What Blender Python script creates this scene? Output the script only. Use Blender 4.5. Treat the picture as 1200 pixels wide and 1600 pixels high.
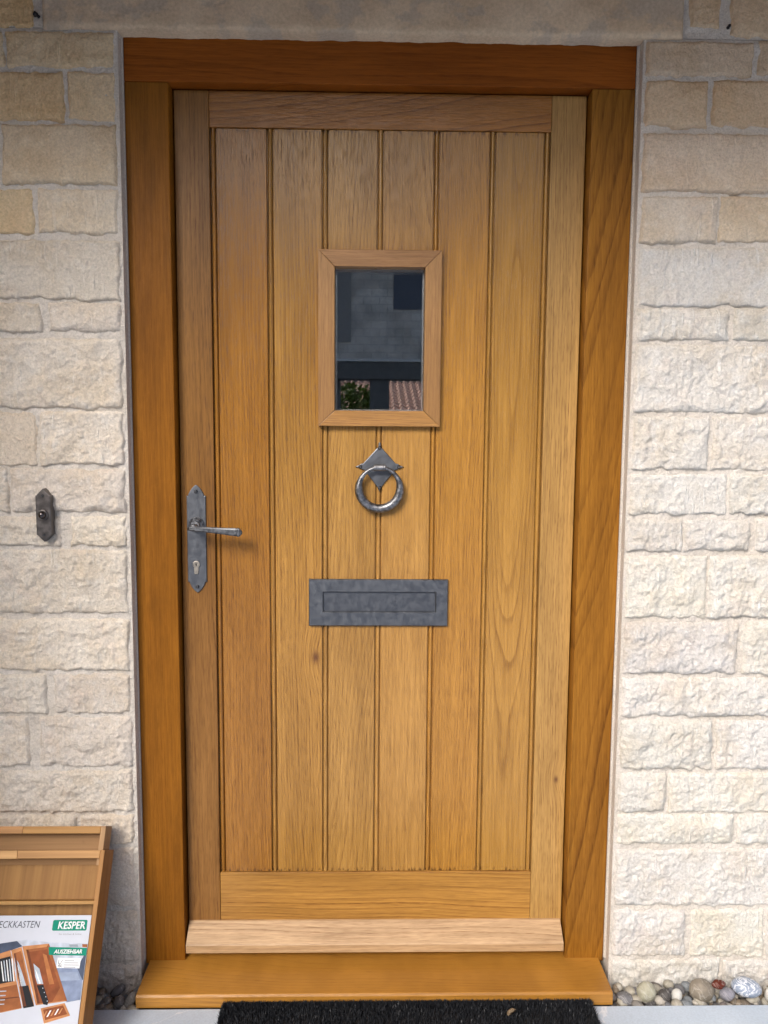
import bpy, bmesh, math, random
from mathutils import Vector, Matrix, noise

# ------------------------------------------------------------------ camera, sky, sun, exposure
for o in list(bpy.data.objects):
    bpy.data.objects.remove(o)
SC = bpy.context.scene
COL = SC.collection
R = math.radians

cam_d = bpy.data.cameras.new('camera')
cam_d.sensor_fit = 'VERTICAL'
cam_d.sensor_height = 36.0
cam_d.lens = 27.045
cam_d.clip_start = 0.02
cam_d.clip_end = 500
cam = bpy.data.objects.new('camera', cam_d)
COL.objects.link(cam)
YAW, PITCH, ROLL = -0.019497, -0.099219, 0.007085
mz = Matrix.Rotation(YAW, 3, 'Z') @ Matrix.Rotation(PITCH, 3, 'X')
rt, up, fw = mz @ Vector((1, 0, 0)), mz @ Vector((0, 0, 1)), mz @ Vector((0, 1, 0))
r2 = rt * math.cos(ROLL) + up * math.sin(ROLL)
u2 = up * math.cos(ROLL) - rt * math.sin(ROLL)
cm = Matrix((r2, u2, -fw)).transposed()
cam.location = (-0.0213, -1.6984, 1.2255)
cam.rotation_euler = cm.to_euler()
SC.camera = cam

SUN_EL, SUN_AZ = R(34), R(-27)          # azimuth measured from straight in front of the door, minus = left
SUN_DIR = Vector((math.sin(SUN_AZ) * math.cos(SUN_EL), -math.cos(SUN_AZ) * math.cos(SUN_EL), math.sin(SUN_EL)))
world = bpy.data.worlds.new('World')
SC.world = world
world.use_nodes = True
wn = world.node_tree.nodes
sky = wn.new('ShaderNodeTexSky')
sky.sky_type = 'NISHITA'
sky.sun_disc = False
sky.sun_elevation = SUN_EL
sky.sun_rotation = math.atan2(SUN_DIR.x, SUN_DIR.y)
sky.air_density = 0.6
sky.dust_density = 4.0
sky.ozone_density = 0.4
wn['Background'].inputs['Strength'].default_value = 0.15
world.node_tree.links.new(sky.outputs['Color'], wn['Background'].inputs['Color'])

sun_d = bpy.data.lights.new('sun', 'SUN')
sun_d.energy = 1.35
sun_d.angle = R(22)
sun_d.color = (1.0, 0.97, 0.93)
sun = bpy.data.objects.new('sun', sun_d)
sun.rotation_euler = SUN_DIR.to_track_quat('Z', 'Y').to_euler()
sun.location = (-3, -6, 6)
COL.objects.link(sun)

vs = SC.view_settings
vs.view_transform = 'Standard'
vs.look = 'None'
vs.exposure = 0.69
vs.gamma = 1.0
vs.use_curve_mapping = False
SC.render.engine = 'CYCLES'
SC.cycles.max_bounces = 10
SC.cycles.diffuse_bounces = 5
SC.cycles.glossy_bounces = 4
SC.cycles.transmission_bounces = 8
SC.cycles.use_denoising = True
SC.cycles.sample_clamp_indirect = 6.0

# ------------------------------------------------------------------ helpers: objects
WL = {}


def tag(o, label=None, cat=None, group=None, kind=None):
    if label: o['label'] = label
    if cat: o['category'] = cat
    if group: o['group'] = group
    if kind: o['kind'] = kind
    return o


def empty(name, loc, label=None, cat=None, group=None, kind=None, rot=None):
    o = bpy.data.objects.new(name, None)
    o.location = loc
    o.empty_display_size = 0.05
    if rot: o.rotation_euler = rot
    COL.objects.link(o)
    WL[o.name] = Vector((0, 0, 0)) if rot else Vector(loc)
    return tag(o, label, cat, group, kind)


def put(name, bm, mat, parent=None, smooth=False, origin=None):
    """link a bmesh given in scene coordinates as one mesh object with its origin at its middle"""
    vs_ = bm.verts
    if origin is None:
        lo = Vector((min(v.co.x for v in vs_), min(v.co.y for v in vs_), min(v.co.z for v in vs_)))
        hi = Vector((max(v.co.x for v in vs_), max(v.co.y for v in vs_), max(v.co.z for v in vs_)))
        c = (lo + hi) / 2
    else:
        c = Vector(origin)
    bmesh.ops.translate(bm, verts=bm.verts, vec=-c)
    bmesh.ops.recalc_face_normals(bm, faces=bm.faces)
    me = bpy.data.meshes.new(name)
    bm.to_mesh(me)
    bm.free()
    if smooth:
        for p in me.polygons: p.use_smooth = True
    me.materials.append(mat)
    o = bpy.data.objects.new(name, me)
    COL.objects.link(o)
    base = Vector((0, 0, 0))
    if parent is not None:
        o.parent = parent
        base = WL[parent.name]
    o.location = c - base
    WL[o.name] = c
    return o


def bevel(bm, w, seg=2):
    bmesh.ops.bevel(bm, geom=list(bm.edges), offset=w, segments=seg, affect='EDGES', profile=0.5, clamp_overlap=True)


def box_bm(x0, x1, y0, y1, z0, z1, bev=0.0, bm=None, seg=2):
    b = bmesh.new()
    bmesh.ops.create_cube(b, size=1.0)
    for v in b.verts:
        v.co = Vector(((x0 + x1) / 2 + v.co.x * (x1 - x0), (y0 + y1) / 2 + v.co.y * (y1 - y0), (z0 + z1) / 2 + v.co.z * (z1 - z0)))
    if bev: bevel(b, bev, seg)
    if bm is None: return b
    join(bm, b)
    return bm


def join(dst, src):
    m = {}
    for v in src.verts: m[v] = dst.verts.new(v.co)
    for f in src.faces:
        try: dst.faces.new([m[v] for v in f.verts])
        except ValueError: pass
    src.free()


def prism_bm(poly, y0, y1, bev=0.0, seg=2):
    """outline in (x, z), given depth from y0 (front) to y1 (back)"""
    b = bmesh.new()
    f = [b.verts.new((x, y0, z)) for x, z in poly]
    k = [b.verts.new((x, y1, z)) for x, z in poly]
    b.faces.new(f)
    b.faces.new(list(reversed(k)))
    n = len(poly)
    for i in range(n):
        j = (i + 1) % n
        b.faces.new((f[i], k[i], k[j], f[j]))
    bmesh.ops.recalc_face_normals(b, faces=b.faces)
    if bev:
        bm_edges = [e for e in b.edges if all(abs(v.co.y - y0) < 1e-6 for v in e.verts)]
        bmesh.ops.bevel(b, geom=bm_edges, offset=bev, segments=seg, affect='EDGES', profile=0.5, clamp_overlap=True)
    return b


def extr_x_bm(poly, x0, x1, bev=0.0):
    """outline in (y, z) extruded along x"""
    b = bmesh.new()
    f = [b.verts.new((x0, y, z)) for y, z in poly]
    k = [b.verts.new((x1, y, z)) for y, z in poly]
    b.faces.new(f)
    b.faces.new(list(reversed(k)))
    n = len(poly)
    for i in range(n):
        j = (i + 1) % n
        b.faces.new((f[i], k[i], k[j], f[j]))
    bmesh.ops.recalc_face_normals(b, faces=b.faces)
    if bev: bevel(b, bev)
    return b


def extr_z_bm(poly, z0, z1):
    b = bmesh.new()
    f = [b.verts.new((x, y, z0)) for x, y in poly]
    k = [b.verts.new((x, y, z1)) for x, y in poly]
    b.faces.new(f)
    b.faces.new(list(reversed(k)))
    n = len(poly)
    for i in range(n):
        j = (i + 1) % n
        b.faces.new((f[i], k[i], k[j], f[j]))
    return b


def lathe_y_bm(prof, cx, cz, n=32):
    """profile [(radius, y)] turned about the y axis through (cx, cz)"""
    b = bmesh.new()
    rings = []
    for r, y in prof:
        if r < 1e-6: rings.append([b.verts.new((cx, y, cz))])
        else: rings.append([b.verts.new((cx + r * math.cos(2 * math.pi * i / n), y, cz + r * math.sin(2 * math.pi * i / n))) for i in range(n)])
    for a, c in zip(rings, rings[1:]):
        for i in range(n):
            j = (i + 1) % n
            if len(a) == 1 and len(c) == 1: continue
            if len(a) == 1: b.faces.new((a[0], c[i], c[j]))
            elif len(c) == 1: b.faces.new((a[i], a[j], c[0]))
            else: b.faces.new((a[i], a[j], c[j], c[i]))
    return b


def sm(a, b, x):
    t = max(0.0, min(1.0, (x - a) / (b - a)))
    return t * t * (3 - 2 * t)


# ------------------------------------------------------------------ helpers: materials
class N:
    def __init__(self, name):
        self.m = bpy.data.materials.new(name)
        self.m.use_nodes = True
        self.t = self.m.node_tree
        self.bsdf = self.t.nodes['Principled BSDF']
        self.out = self.t.nodes['Material Output']

    def new(self, t): return self.t.nodes.new(t)

    def link(self, a, b): self.t.links.new(a, b)

    def setin(self, sock, v):
        if v is None: return
        if hasattr(v, 'links') or isinstance(v, bpy.types.NodeSocket): self.link(v, sock)
        else:
            if sock.type == 'RGBA' and len(v) == 3: v = (*v, 1)
            sock.default_value = v

    def math(self, op, a, b=None, c=None, clamp=False):
        n = self.new('ShaderNodeMath'); n.operation = op; n.use_clamp = clamp
        self.setin(n.inputs[0], a); self.setin(n.inputs[1], b)
        if c is not None: self.setin(n.inputs[2], c)
        return n.outputs[0]

    def coord(self): return self.new('ShaderNodeTexCoord').outputs['Object']

    def sep(self, v):
        n = self.new('ShaderNodeSeparateXYZ'); self.link(v, n.inputs[0]); return n.outputs

    def comb(self, x, y, z):
        n = self.new('ShaderNodeCombineXYZ')
        for s, v in zip(n.inputs, (x, y, z)): self.setin(s, v)
        return n.outputs[0]

    def noise(self, v, scale=1.0, detail=2.0, rough=0.5, col=False, dist=0.0):
        n = self.new('ShaderNodeTexNoise')
        if v is not None: self.link(v, n.inputs['Vector'])
        n.inputs['Scale'].default_value = scale
        n.inputs['Detail'].default_value = detail
        n.inputs['Roughness'].default_value = rough
        n.inputs['Distortion'].default_value = dist
        return n.outputs['Color'] if col else n.outputs['Fac']

    def map(self, x, a, b, c=0.0, d=1.0):
        n = self.new('ShaderNodeMapRange'); n.clamp = True; n.interpolation_type = 'SMOOTHSTEP'
        for s, v in zip(n.inputs, (x, a, b, c, d)): self.setin(s, v)
        return n.outputs[0]

    def mix(self, f, a, b, mode='MIX'):
        n = self.new('ShaderNodeMix'); n.data_type = 'RGBA'; n.blend_type = mode; n.clamp_factor = True
        self.setin(n.inputs[0], f); self.setin(n.inputs[6], a); self.setin(n.inputs[7], b)
        return n.outputs[2]

    def ramp(self, f, stops):
        n = self.new('ShaderNodeValToRGB'); self.link(f, n.inputs[0])
        cr = n.color_ramp
        while len(cr.elements) < len(stops): cr.elements.new(0.5)
        for e, (p, c) in zip(cr.elements, stops):
            e.position = p
            e.color = (c, c, c, 1) if not hasattr(c, '__len__') else (*c, 1)
        return n.outputs[0]

    def bump(self, h, strength=0.3, dist=0.002, prev=None):
        n = self.new('ShaderNodeBump')
        n.inputs['Strength'].default_value = strength
        n.inputs['Distance'].default_value = dist
        self.link(h, n.inputs['Height'])
        if prev is not None: self.link(prev, n.inputs['Normal'])
        return n.outputs[0]

    def done(self, color, rough=0.5, metal=0.0, normal=None, spec=None):
        i = self.bsdf.inputs
        self.setin(i['Base Color'], color)
        self.setin(i['Roughness'], rough)
        i['Metallic'].default_value = metal
        if spec is not None: i['Specular IOR Level'].default_value = spec
        if normal is not None: self.link(normal, i['Normal'])
        return self.m


def flat(name, c, rough=0.6, metal=0.0, grain=0.06, scale=60):
    n = N(name)
    f = n.noise(n.coord(), scale, 3)
    k = n.map(f, 0.2, 0.8, 1 - grain, 1 + grain)
    return n.done(n.mix(1.0, c, n.comb(k, k, k), 'MULTIPLY'), rough, metal)


def oak(name, tint, axis='z', x0=0.3, y0=0.03, kx=0.0, ky=0.0, dens=220, wob=0.02, line=0.35, pore=0.45, seed=0.0,
        dark=0.42, rough=0.36, ray=0.0, tone=0.16, sheen=0.5, knot=None, sharp=0.30, stain=0.0, endz=0.0):
    """oak sawn through a log: growth rings about an axis at (x0, y0) that leans by kx, ky, with open pores along the grain"""
    n = N(name)
    s = n.sep(n.coord())
    px, py, pz = (s[0], s[1], s[2]) if axis == 'z' else (s[2], s[1], s[0])
    if knot:
        kxx, kzz, kr = knot
        dx = n.math('SUBTRACT', px, kxx); dz = n.math('SUBTRACT', pz, kzz)
        d2 = n.math('ADD', n.math('POWER', n.math('ABSOLUTE', dx), 2.0), n.math('MULTIPLY', n.math('POWER', n.math('ABSOLUTE', dz), 2.0), 0.35))
        infl = n.math('POWER', 2.718, n.math('MULTIPLY', d2, -1 / (2 * (kr * 2.2) ** 2)))
        core = n.math('POWER', 2.718, n.math('MULTIPLY', d2, -1 / (2 * (kr * 0.45) ** 2)))
        px = n.math('ADD', px, n.math('MULTIPLY', infl, kr * 1.2))
    sv = seed * 7.31
    low = n.noise(n.comb(n.math('MULTIPLY_ADD', px, 5.0, sv), n.math('MULTIPLY', py, 5.0), n.math('MULTIPLY', pz, 1.5)), 1.0, 1.5, 0.5, col=True)
    ls = n.sep(low)
    rx = n.math('ADD', n.math('SUBTRACT', px, x0), n.math('ADD', n.math('MULTIPLY', n.math('SUBTRACT', ls[0], 0.5), wob), n.math('MULTIPLY', pz, kx)))
    ry = n.math('ADD', n.math('SUBTRACT', py, y0), n.math('ADD', n.math('MULTIPLY', n.math('SUBTRACT', ls[1], 0.5), wob * 3), n.math('MULTIPLY', pz, ky)))
    rr = n.math('SQRT', n.math('ADD', n.math('MULTIPLY', rx, rx), n.math('MULTIPLY', ry, ry)))
    jit = n.noise(n.comb(n.math('MULTIPLY_ADD', px, 60.0, sv), py, n.math('MULTIPLY', pz, 9.0)), 1.0, 2.0)
    spc = n.noise(n.comb(n.math('MULTIPLY', rr, dens * 0.31), sv + 5.0, 0.0), 1.0, 1.0)
    ring = n.math('FRACT', n.math('ADD', n.math('MULTIPLY_ADD', rr, dens, n.math('MULTIPLY', spc, 2.6)), n.math('MULTIPLY', jit, 0.4)))
    early = n.ramp(ring, [(0.0, 0.85), (sharp * 0.25, 1.0), (sharp, 0.35), (0.7, 0.06), (0.95, 0.0), (1.0, 0.85)])
    ringid = n.noise(n.comb(n.math('MULTIPLY', rr, dens * 0.23), sv, 0.0), 1.0, 1.0)
    early = n.math('MULTIPLY', early, n.map(ringid, 0.32, 0.65, 0.15, 1.0))
    pv = n.noise(n.comb(n.math('MULTIPLY_ADD', px, 560.0, sv), n.math('MULTIPLY', py, 560.0), n.math('MULTIPLY', pz, 36.0)), 1.0, 2.0, 0.55)
    pores = n.map(pv, 0.44, 0.70)
    porefac = n.math('MULTIPLY', pores, n.math('MULTIPLY_ADD', early, 0.6, 0.55))
    fib = n.noise(n.comb(n.math('MULTIPLY_ADD', px, 190.0, sv), py, n.math('MULTIPLY', pz, 6.0)), 1.0, 3.0, 0.65)
    ton = n.noise(n.comb(n.math('MULTIPLY_ADD', px, 12.0, sv + 3), py, n.math('MULTIPLY', pz, 1.6)), 1.0, 3.0)
    dk = (tint[0] * dark, tint[1] * dark * 0.80, tint[2] * dark * 0.62)
    f = n.math('ADD', n.math('MULTIPLY', early, line), n.math('MULTIPLY', porefac, pore), clamp=True)
    c = n.mix(f, tint, dk)
    k = n.math('MULTIPLY', n.map(ton, 0.25, 0.75, 1 - tone, 1 + tone), n.map(fib, 0.25, 0.75, 0.80, 1.15))
    c = n.mix(1.0, c, n.comb(k, n.math('POWER', k, 1.12), n.math('POWER', k, 1.3)), 'MULTIPLY')
    if ray > 0:
        rv = n.noise(n.comb(n.math('MULTIPLY_ADD', px, 75.0, sv), py, n.math('MULTIPLY', pz, 24.0)), 1.0, 2.0, 0.5, dist=1.6)
        rf = n.math('MULTIPLY', n.map(n.math('ABSOLUTE', n.math('SUBTRACT', rv, 0.5)), 0.0, 0.035, 1.0, 0.0), ray)
        c = n.mix(rf, c, (min(1, tint[0] * 1.5), min(1, tint[1] * 1.6), min(1, tint[2] * 2.2)))
    if stain > 0:
        gv = n.noise(n.comb(n.math('MULTIPLY_ADD', px, 22.0, sv), py, n.math('MULTIPLY', pz, 5.0)), 1.0, 4.0, 0.6)
        c = n.mix(n.math('MULTIPLY', n.map(gv, 0.48, 0.72), stain), c, (tint[0] * 0.42, tint[1] * 0.40, tint[2] * 0.42))
    if knot:
        c = n.mix(n.math('MULTIPLY', core, 0.9), c, (0.10, 0.035, 0.015))
    if endz > 0:      # end grain drinks the stain in small dark specks
        ev = n.noise(n.comb(n.math('MULTIPLY_ADD', px, 170.0, sv), py, n.math('MULTIPLY', pz, 60.0)), 1.0, 2.0)
        ef = n.math('MULTIPLY', n.map(n.math('ABSOLUTE', pz), endz - 0.014, endz - 0.002), n.map(ev, 0.48, 0.62))
        c = n.mix(n.math('MULTIPLY', ef, 0.8), c, (0.07, 0.028, 0.010))
    hgt = n.math('SUBTRACT', 0.5, n.math('MULTIPLY', pores, 0.5))
    b = n.bump(hgt, 0.22, 0.0012)
    wav = n.noise(n.comb(n.math('MULTIPLY_ADD', px, 14.0, sv), py, n.math('MULTIPLY', pz, 5.0)), 1.0, 2.0)
    b = n.bump(wav, 0.12, 0.004, b)
    rg = n.math('ADD', rough, n.math('MULTIPLY', porefac, 0.2))
    return n.done(c, rg, 0.0, b, sheen)


def stone_mat():
    n = N('limestone')
    co = n.coord()
    info = n.new('ShaderNodeObjectInfo')
    rnd = n.math('MULTIPLY', info.outputs['Random'], 37.0)
    s = n.sep(co)
    v = n.comb(n.math('ADD', s[0], rnd), s[1], n.math('ADD', s[2], rnd))
    a = n.noise(v, 9.0, 4, 0.55)
    b = n.noise(v, 34.0, 5, 0.62)
    g = n.noise(v, 210.0, 4, 0.7)
    c = n.mix(n.map(a, 0.38, 0.68), (0.640, 0.595, 0.535), (0.600, 0.530, 0.440))
    c = n.mix(n.math('MULTIPLY', n.map(b, 0.47, 0.72), 0.65), c, (0.715, 0.685, 0.64))
    pk = n.noise(v, 15.0, 3, 0.5)
    c = n.mix(n.math('MULTIPLY', n.map(pk, 0.56, 0.74), 0.22), c, (0.62, 0.50, 0.43))
    # pale scratches of the chisel, running down the face
    ch = n.noise(n.comb(n.math('MULTIPLY', s[0], 210.0), rnd, n.math('MULTIPLY', s[2], 16.0)), 1.0, 2.0, 0.5)
    cm_ = n.map(n.noise(v, 13.0, 2), 0.50, 0.62)
    chf = n.math('MULTIPLY', n.map(ch, 0.56, 0.70), cm_)
    c = n.mix(n.math('MULTIPLY', chf, 0.55), c, (0.80, 0.77, 0.72))
    k = n.map(g, 0.25, 0.75, 0.82, 1.14)
    c = n.mix(1.0, c, n.comb(k, k, k), 'MULTIPLY')
    c = n.mix(1.0, c, info.outputs['Color'], 'MULTIPLY')
    h = n.math('ADD', n.math('MULTIPLY', g, 0.5), n.math('ADD', n.noise(v, 75.0, 5, 0.7), n.math('MULTIPLY', chf, 0.25)))
    return n.done(c, 0.9, 0.0, n.bump(h, 1.0, 0.006), 0.25)


def mortar_mat():
    n = N('lime_mortar')
    co = n.coord()
    a = n.noise(co, 7.0, 4, 0.6)
    g = n.noise(co, 260.0, 3, 0.65)
    c = n.mix(n.map(a, 0.35, 0.7), (0.69, 0.65, 0.595), (0.63, 0.58, 0.51))
    k = n.map(g, 0.25, 0.75, 0.85, 1.12)
    c = n.mix(1.0, c, n.comb(k, k, k), 'MULTIPLY')
    h = n.math('ADD', g, n.noise(co, 70.0, 5, 0.7))
    return n.done(c, 0.95, 0.0, n.bump(h, 0.9, 0.0045), 0.2)


def lintel_mat():
    n = N('lintel_stone')
    co = n.coord()
    s = n.sep(co)
    a = n.noise(co, 6.0, 5, 0.6)
    b = n.noise(n.comb(n.math('MULTIPLY', s[0], 9.0), s[1], n.math('MULTIPLY', s[2], 14.0)), 1.0, 5, 0.65)
    c = n.mix(n.map(a, 0.35, 0.65), (0.68, 0.545, 0.39), (0.58, 0.45, 0.31))
    c = n.mix(n.math('MULTIPLY', n.map(b, 0.50, 0.58), 0.55), c, (0.42, 0.37, 0.31))
    g = n.noise(co, 150.0, 4, 0.65)
    k = n.map(g, 0.25, 0.75, 0.86, 1.1)
    c = n.mix(1.0, c, n.comb(k, k, k), 'MULTIPLY')
    return n.done(c, 0.93, 0.0, n.bump(n.math('ADD', g, n.noise(co, 30, 4)), 0.4, 0.003), 0.2)


def pewter(name, base=(0.168, 0.182, 0.205), rough=0.44, strength=0.05, mott=0.05, scale=70):
    n = N(name)
    co = n.coord()
    a = n.noise(co, scale, 4, 0.6)
    b = n.noise(co, scale * 4, 2)
    c = n.mix(n.map(a, 0.35, 0.68), tuple(x * (1 - mott) for x in base), tuple(min(1, x * (1 + mott)) for x in base))
    r = n.map(a, 0.3, 0.7, rough - 0.08, rough + 0.12)
    return n.done(c, r, 1.0, n.bump(n.math('ADD', a, n.math('MULTIPLY', b, 0.3)), strength, 0.0012))


M = {}
M['stone'] = stone_mat()
M['mortar'] = mortar_mat()
M['lintel'] = lintel_mat()
M['pewter'] = pewter('pewter')
M['pewter_ring'] = pewter('worn_pewter', (0.24, 0.25, 0.27), 0.40, 0.30, 0.4, 130)
M['bell'] = pewter('dark_bronze', (0.16, 0.15, 0.148), 0.42, 0.1, 0.2)
M['bell_button'] = pewter('polished_bronze', (0.10, 0.09, 0.09), 0.16, 0.0, 0.1)
M['nickel'] = pewter('nickel', (0.42, 0.39, 0.34), 0.42, 0.05, 0.1)
M['black'] = flat('hole_black', (0.012, 0.012, 0.013), 0.5)  # black colour stands in for the shade inside holes and keyhole
M['sealant'] = flat('white_sealant', (0.56, 0.55, 0.54), 0.55)


def glass_mat():
    n = N('window_glass')
    i = n.bsdf.inputs
    i['Base Color'].default_value = (0.93, 0.97, 0.96, 1)
    i['Transmission Weight'].default_value = 1.0
    i['IOR'].default_value = 2.0
    f = n.noise(n.coord(), 9.0, 1)
    n.setin(i['Roughness'], n.map(f, 0, 1, 0.0, 0.006))
    return n.m


M['glass'] = glass_mat()

# ------------------------------------------------------------------ the stone wall round the door
FACE = -0.035
MORT = -0.0275
LEFT = [
 (-0.879,-0.773,1.970,2.038), (-0.766,-0.541,1.973,2.041), (-0.832,-0.655,1.867,1.961), (-0.645,-0.547,1.869,1.963), (-0.781,-0.540,1.742,1.858),
 (-0.855,-0.724,1.641,1.729), (-0.713,-0.543,1.643,1.731), (-0.834,-0.542,1.508,1.627), (-0.878,-0.716,1.440,1.498), (-0.697,-0.541,1.442,1.500),
 (-0.857,-0.540,1.281,1.425), (-0.890,-0.735,1.159,1.270), (-0.724,-0.539,1.160,1.272), (-0.895,-0.799,1.057,1.148), (-0.791,-0.537,1.058,1.149),
 (-0.900,-0.691,0.983,1.046), (-0.667,-0.535,0.984,1.047), (-0.891,-0.535,0.836,0.974), (-0.911,-0.535,0.707,0.821), (-0.917,-0.735,0.609,0.695),
 (-0.715,-0.536,0.609,0.695), (-0.922,-0.778,0.487,0.599), (-0.750,-0.537,0.487,0.599), (-0.913,-0.536,0.381,0.474), (-0.931,-0.678,0.306,0.371),
 (-0.666,-0.537,0.305,0.370), (-0.922,-0.538,0.155,0.294), (-0.943,-0.727,0.022,0.141), (-0.715,-0.538,0.021,0.140), (-0.949,-0.538,-0.100,0.011),
 (-0.861,-0.711,2.050,2.180),
]
RIGHT = [
 (0.543,0.770,1.976,2.041), (0.782,0.920,1.979,2.046), (0.545,0.679,1.874,1.963), (0.693,0.926,1.877,1.966), (0.544,0.934,1.743,1.859),
 (0.542,0.709,1.638,1.731), (0.719,0.941,1.641,1.734), (0.541,0.949,1.507,1.627), (0.541,0.749,1.435,1.499), (0.762,0.955,1.437,1.502),
 (0.540,0.963,1.282,1.424), (0.540,0.716,1.157,1.270), (0.726,0.972,1.158,1.272), (0.540,0.761,1.060,1.146), (0.771,0.979,1.062,1.147),
 (0.540,0.668,0.978,1.046), (0.675,0.818,0.979,1.047), (0.835,0.985,0.979,1.048), (0.540,0.726,0.828,0.965), (0.736,0.992,0.828,0.966),
 (0.540,0.803,0.701,0.816), (0.819,1.001,0.701,0.817), (0.540,1.009,0.602,0.689), (0.540,0.757,0.479,0.590), (0.769,1.016,0.479,0.590),
 (0.540,0.657,0.378,0.467), (0.667,1.023,0.377,0.467), (0.540,0.817,0.300,0.369), (0.829,1.029,0.299,0.368), (0.540,1.036,0.150,0.285),
 (0.540,0.718,0.027,0.137), (0.732,0.899,0.025,0.136), (0.911,1.045,0.024,0.135), (0.540,0.802,-0.087,0.014), (0.812,1.053,-0.089,0.012),
 (0.720,0.912,2.054,2.209), (0.636,0.696,2.070,2.206),
]

wall = empty('house_wall', (0, 0, -0.1), 'cream rough-faced limestone house wall around the oak door', 'wall')
rng = random.Random(11)

# mortar bed: thick core with a slightly uneven face on either side of the doorway
mb = bmesh.new()


def mortar_face(bm, x0, x1, z0, z1, step):
    nx, nz = max(2, int((x1 - x0) / step)), max(2, int((z1 - z0) / step))
    g = []
    for j in range(nz + 1):
        row = []
        for i in range(nx + 1):
            x, z = x0 + (x1 - x0) * i / nx, z0 + (z1 - z0) * j / nz
            d = 0.0040 * noise.fractal(Vector((x * 22, z * 22, 3)), 0.75, 2.0, 5)
            if i in (0, nx) or j in (0, nz): d = 0
            row.append(bm.verts.new((x, MORT - d, z)))
        g.append(row)
    for j in range(nz):
        for i in range(nx):
            bm.faces.new((g[j][i], g[j][i + 1], g[j + 1][i + 1], g[j + 1][i]))
    b = [bm.verts.new((x, 0.30, z)) for x, z in ((x0, z0), (x1, z0), (x1, z1), (x0, z1))]
    bm.faces.new(list(reversed(b)))
    bot, top = g[0], g[-1]
    lef, rig = [r[0] for r in g], [r[-1] for r in g]
    bm.faces.new([b[0], b[1]] + list(reversed(bot)))
    bm.faces.new(top + [b[2], b[3]])
    bm.faces.new(lef + [b[3], b[0]])
    bm.faces.new([b[1], b[2]] + list(reversed(rig)))


mortar_face(mb, -1.25, -0.5405, -0.25, 2.046, 0.005)
mortar_face(mb, 0.5425, 1.30, -0.25, 2.046, 0.005)
mortar_face(mb, -1.25, 1.30, 2.0475, 2.28, 0.012)
for x0, x1 in ((-3.2, -1.25), (1.30, 3.2)):
    box_bm(x0, x1, MORT, 0.30, -0.25, 2.28, 0, mb)
box_bm(-3.2, 3.2, MORT, 0.30, 2.28, 3.6, 0, mb)
put('mortar', mb, M['mortar'], wall, origin=(0, 0, 1.0))


def stone_bm(x0, x1, z0, z1, seed, step, smoothface=0.0):
    """a pitched limestone block: a broken, chiselled face whose edges dive under the mortar"""
    ext = 0.005
    xa, xb, za, zb = x0 - ext, x1 + ext, z0 - ext, z1 + ext
    nx, nz = max(6, int((xb - xa) / step)), max(5, int((zb - za) / step))
    rg = random.Random(seed)
    so = Vector((rg.uniform(-50, 50), rg.uniform(-50, 50), rg.uniform(-50, 50)))
    proud = rg.uniform(0.0045, 0.0085)
    tx, tz = rg.uniform(-0.006, 0.006) / max(0.1, x1 - x0), rg.uniform(-0.035, 0.02)
    chis = rg.uniform(0.0, 1.0)
    bm = bmesh.new()
    g = []
    fr, tb = noise.fractal, noise.noise
    for j in range(nz + 1):
        z = za + (zb - za) * j / nz
        row = []
        for i in range(nx + 1):
            x = xa + (xb - xa) * i / nx
            p = Vector((x, z, 0.0)) + so
            w1 = 0.0046 * fr(p * 26, 1.0, 2.0, 4)
            w2 = 0.0035 * fr((p + Vector((9, 4, 2))) * 60, 1.0, 2.0, 2)
            el = min(x - x0, x1 - x) + w1
            eb = (z - z0) + w1 + w2
            et = (z1 - z) + w2
            e = -0.012 + (proud + 0.012) * min(sm(-0.005, 0.006, el), sm(-0.004, 0.0035, eb), sm(-0.006, 0.009, et))
            inner = min(sm(0, 0.02, el), sm(0, 0.014, eb), sm(0, 0.03, et))
            lump = 0.0068 * fr(p * 19, 0.85, 2.1, 5)
            rdg = 0.0058 * (0.4 - abs(tb(p * 30))) + 0.0042 * (0.35 - abs(tb(p * 66 + so)))
            fine = 0.0026 * tb(p * 120) + 0.0020 * tb(p * 230)
            cm_ = sm(0.0, 0.35, tb(p * 11 + Vector((3, 3, 3))) + chis * 0.3)
            chs = 0.0022 * cm_ * tb(Vector((x * 170, z * 13, 0)) + so)
            k = (1 - 0.6 * smoothface)
            h = e + inner * ((lump + rdg) * k + chs + tx * (x - x0) + tz * (z - (z0 + z1) / 2) * 0.35) + fine * k * sm(-0.012, 0.002, e)
            h += max(0.0, 0.0042 - h) * inner
            row.append(bm.verts.new((x, MORT - h, z)))
        g.append(row)
    for j in range(nz):
        for i in range(nx):
            bm.faces.new((g[j][i], g[j][i + 1], g[j + 1][i + 1], g[j + 1][i]))
    b = [bm.verts.new((x, MORT + 0.06, z)) for x, z in ((xa, za), (xb, za), (xb, zb), (xa, zb))]
    bm.faces.new(list(reversed(b)))
    bm.faces.new([b[0], b[1]] + list(reversed(g[0])))
    bm.faces.new(g[-1] + [b[2], b[3]])
    bm.faces.new([r[0] for r in g] + [b[3], b[0]])
    bm.faces.new([b[1], b[2]] + list(reversed([r[-1] for r in g])))
    return bm


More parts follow.
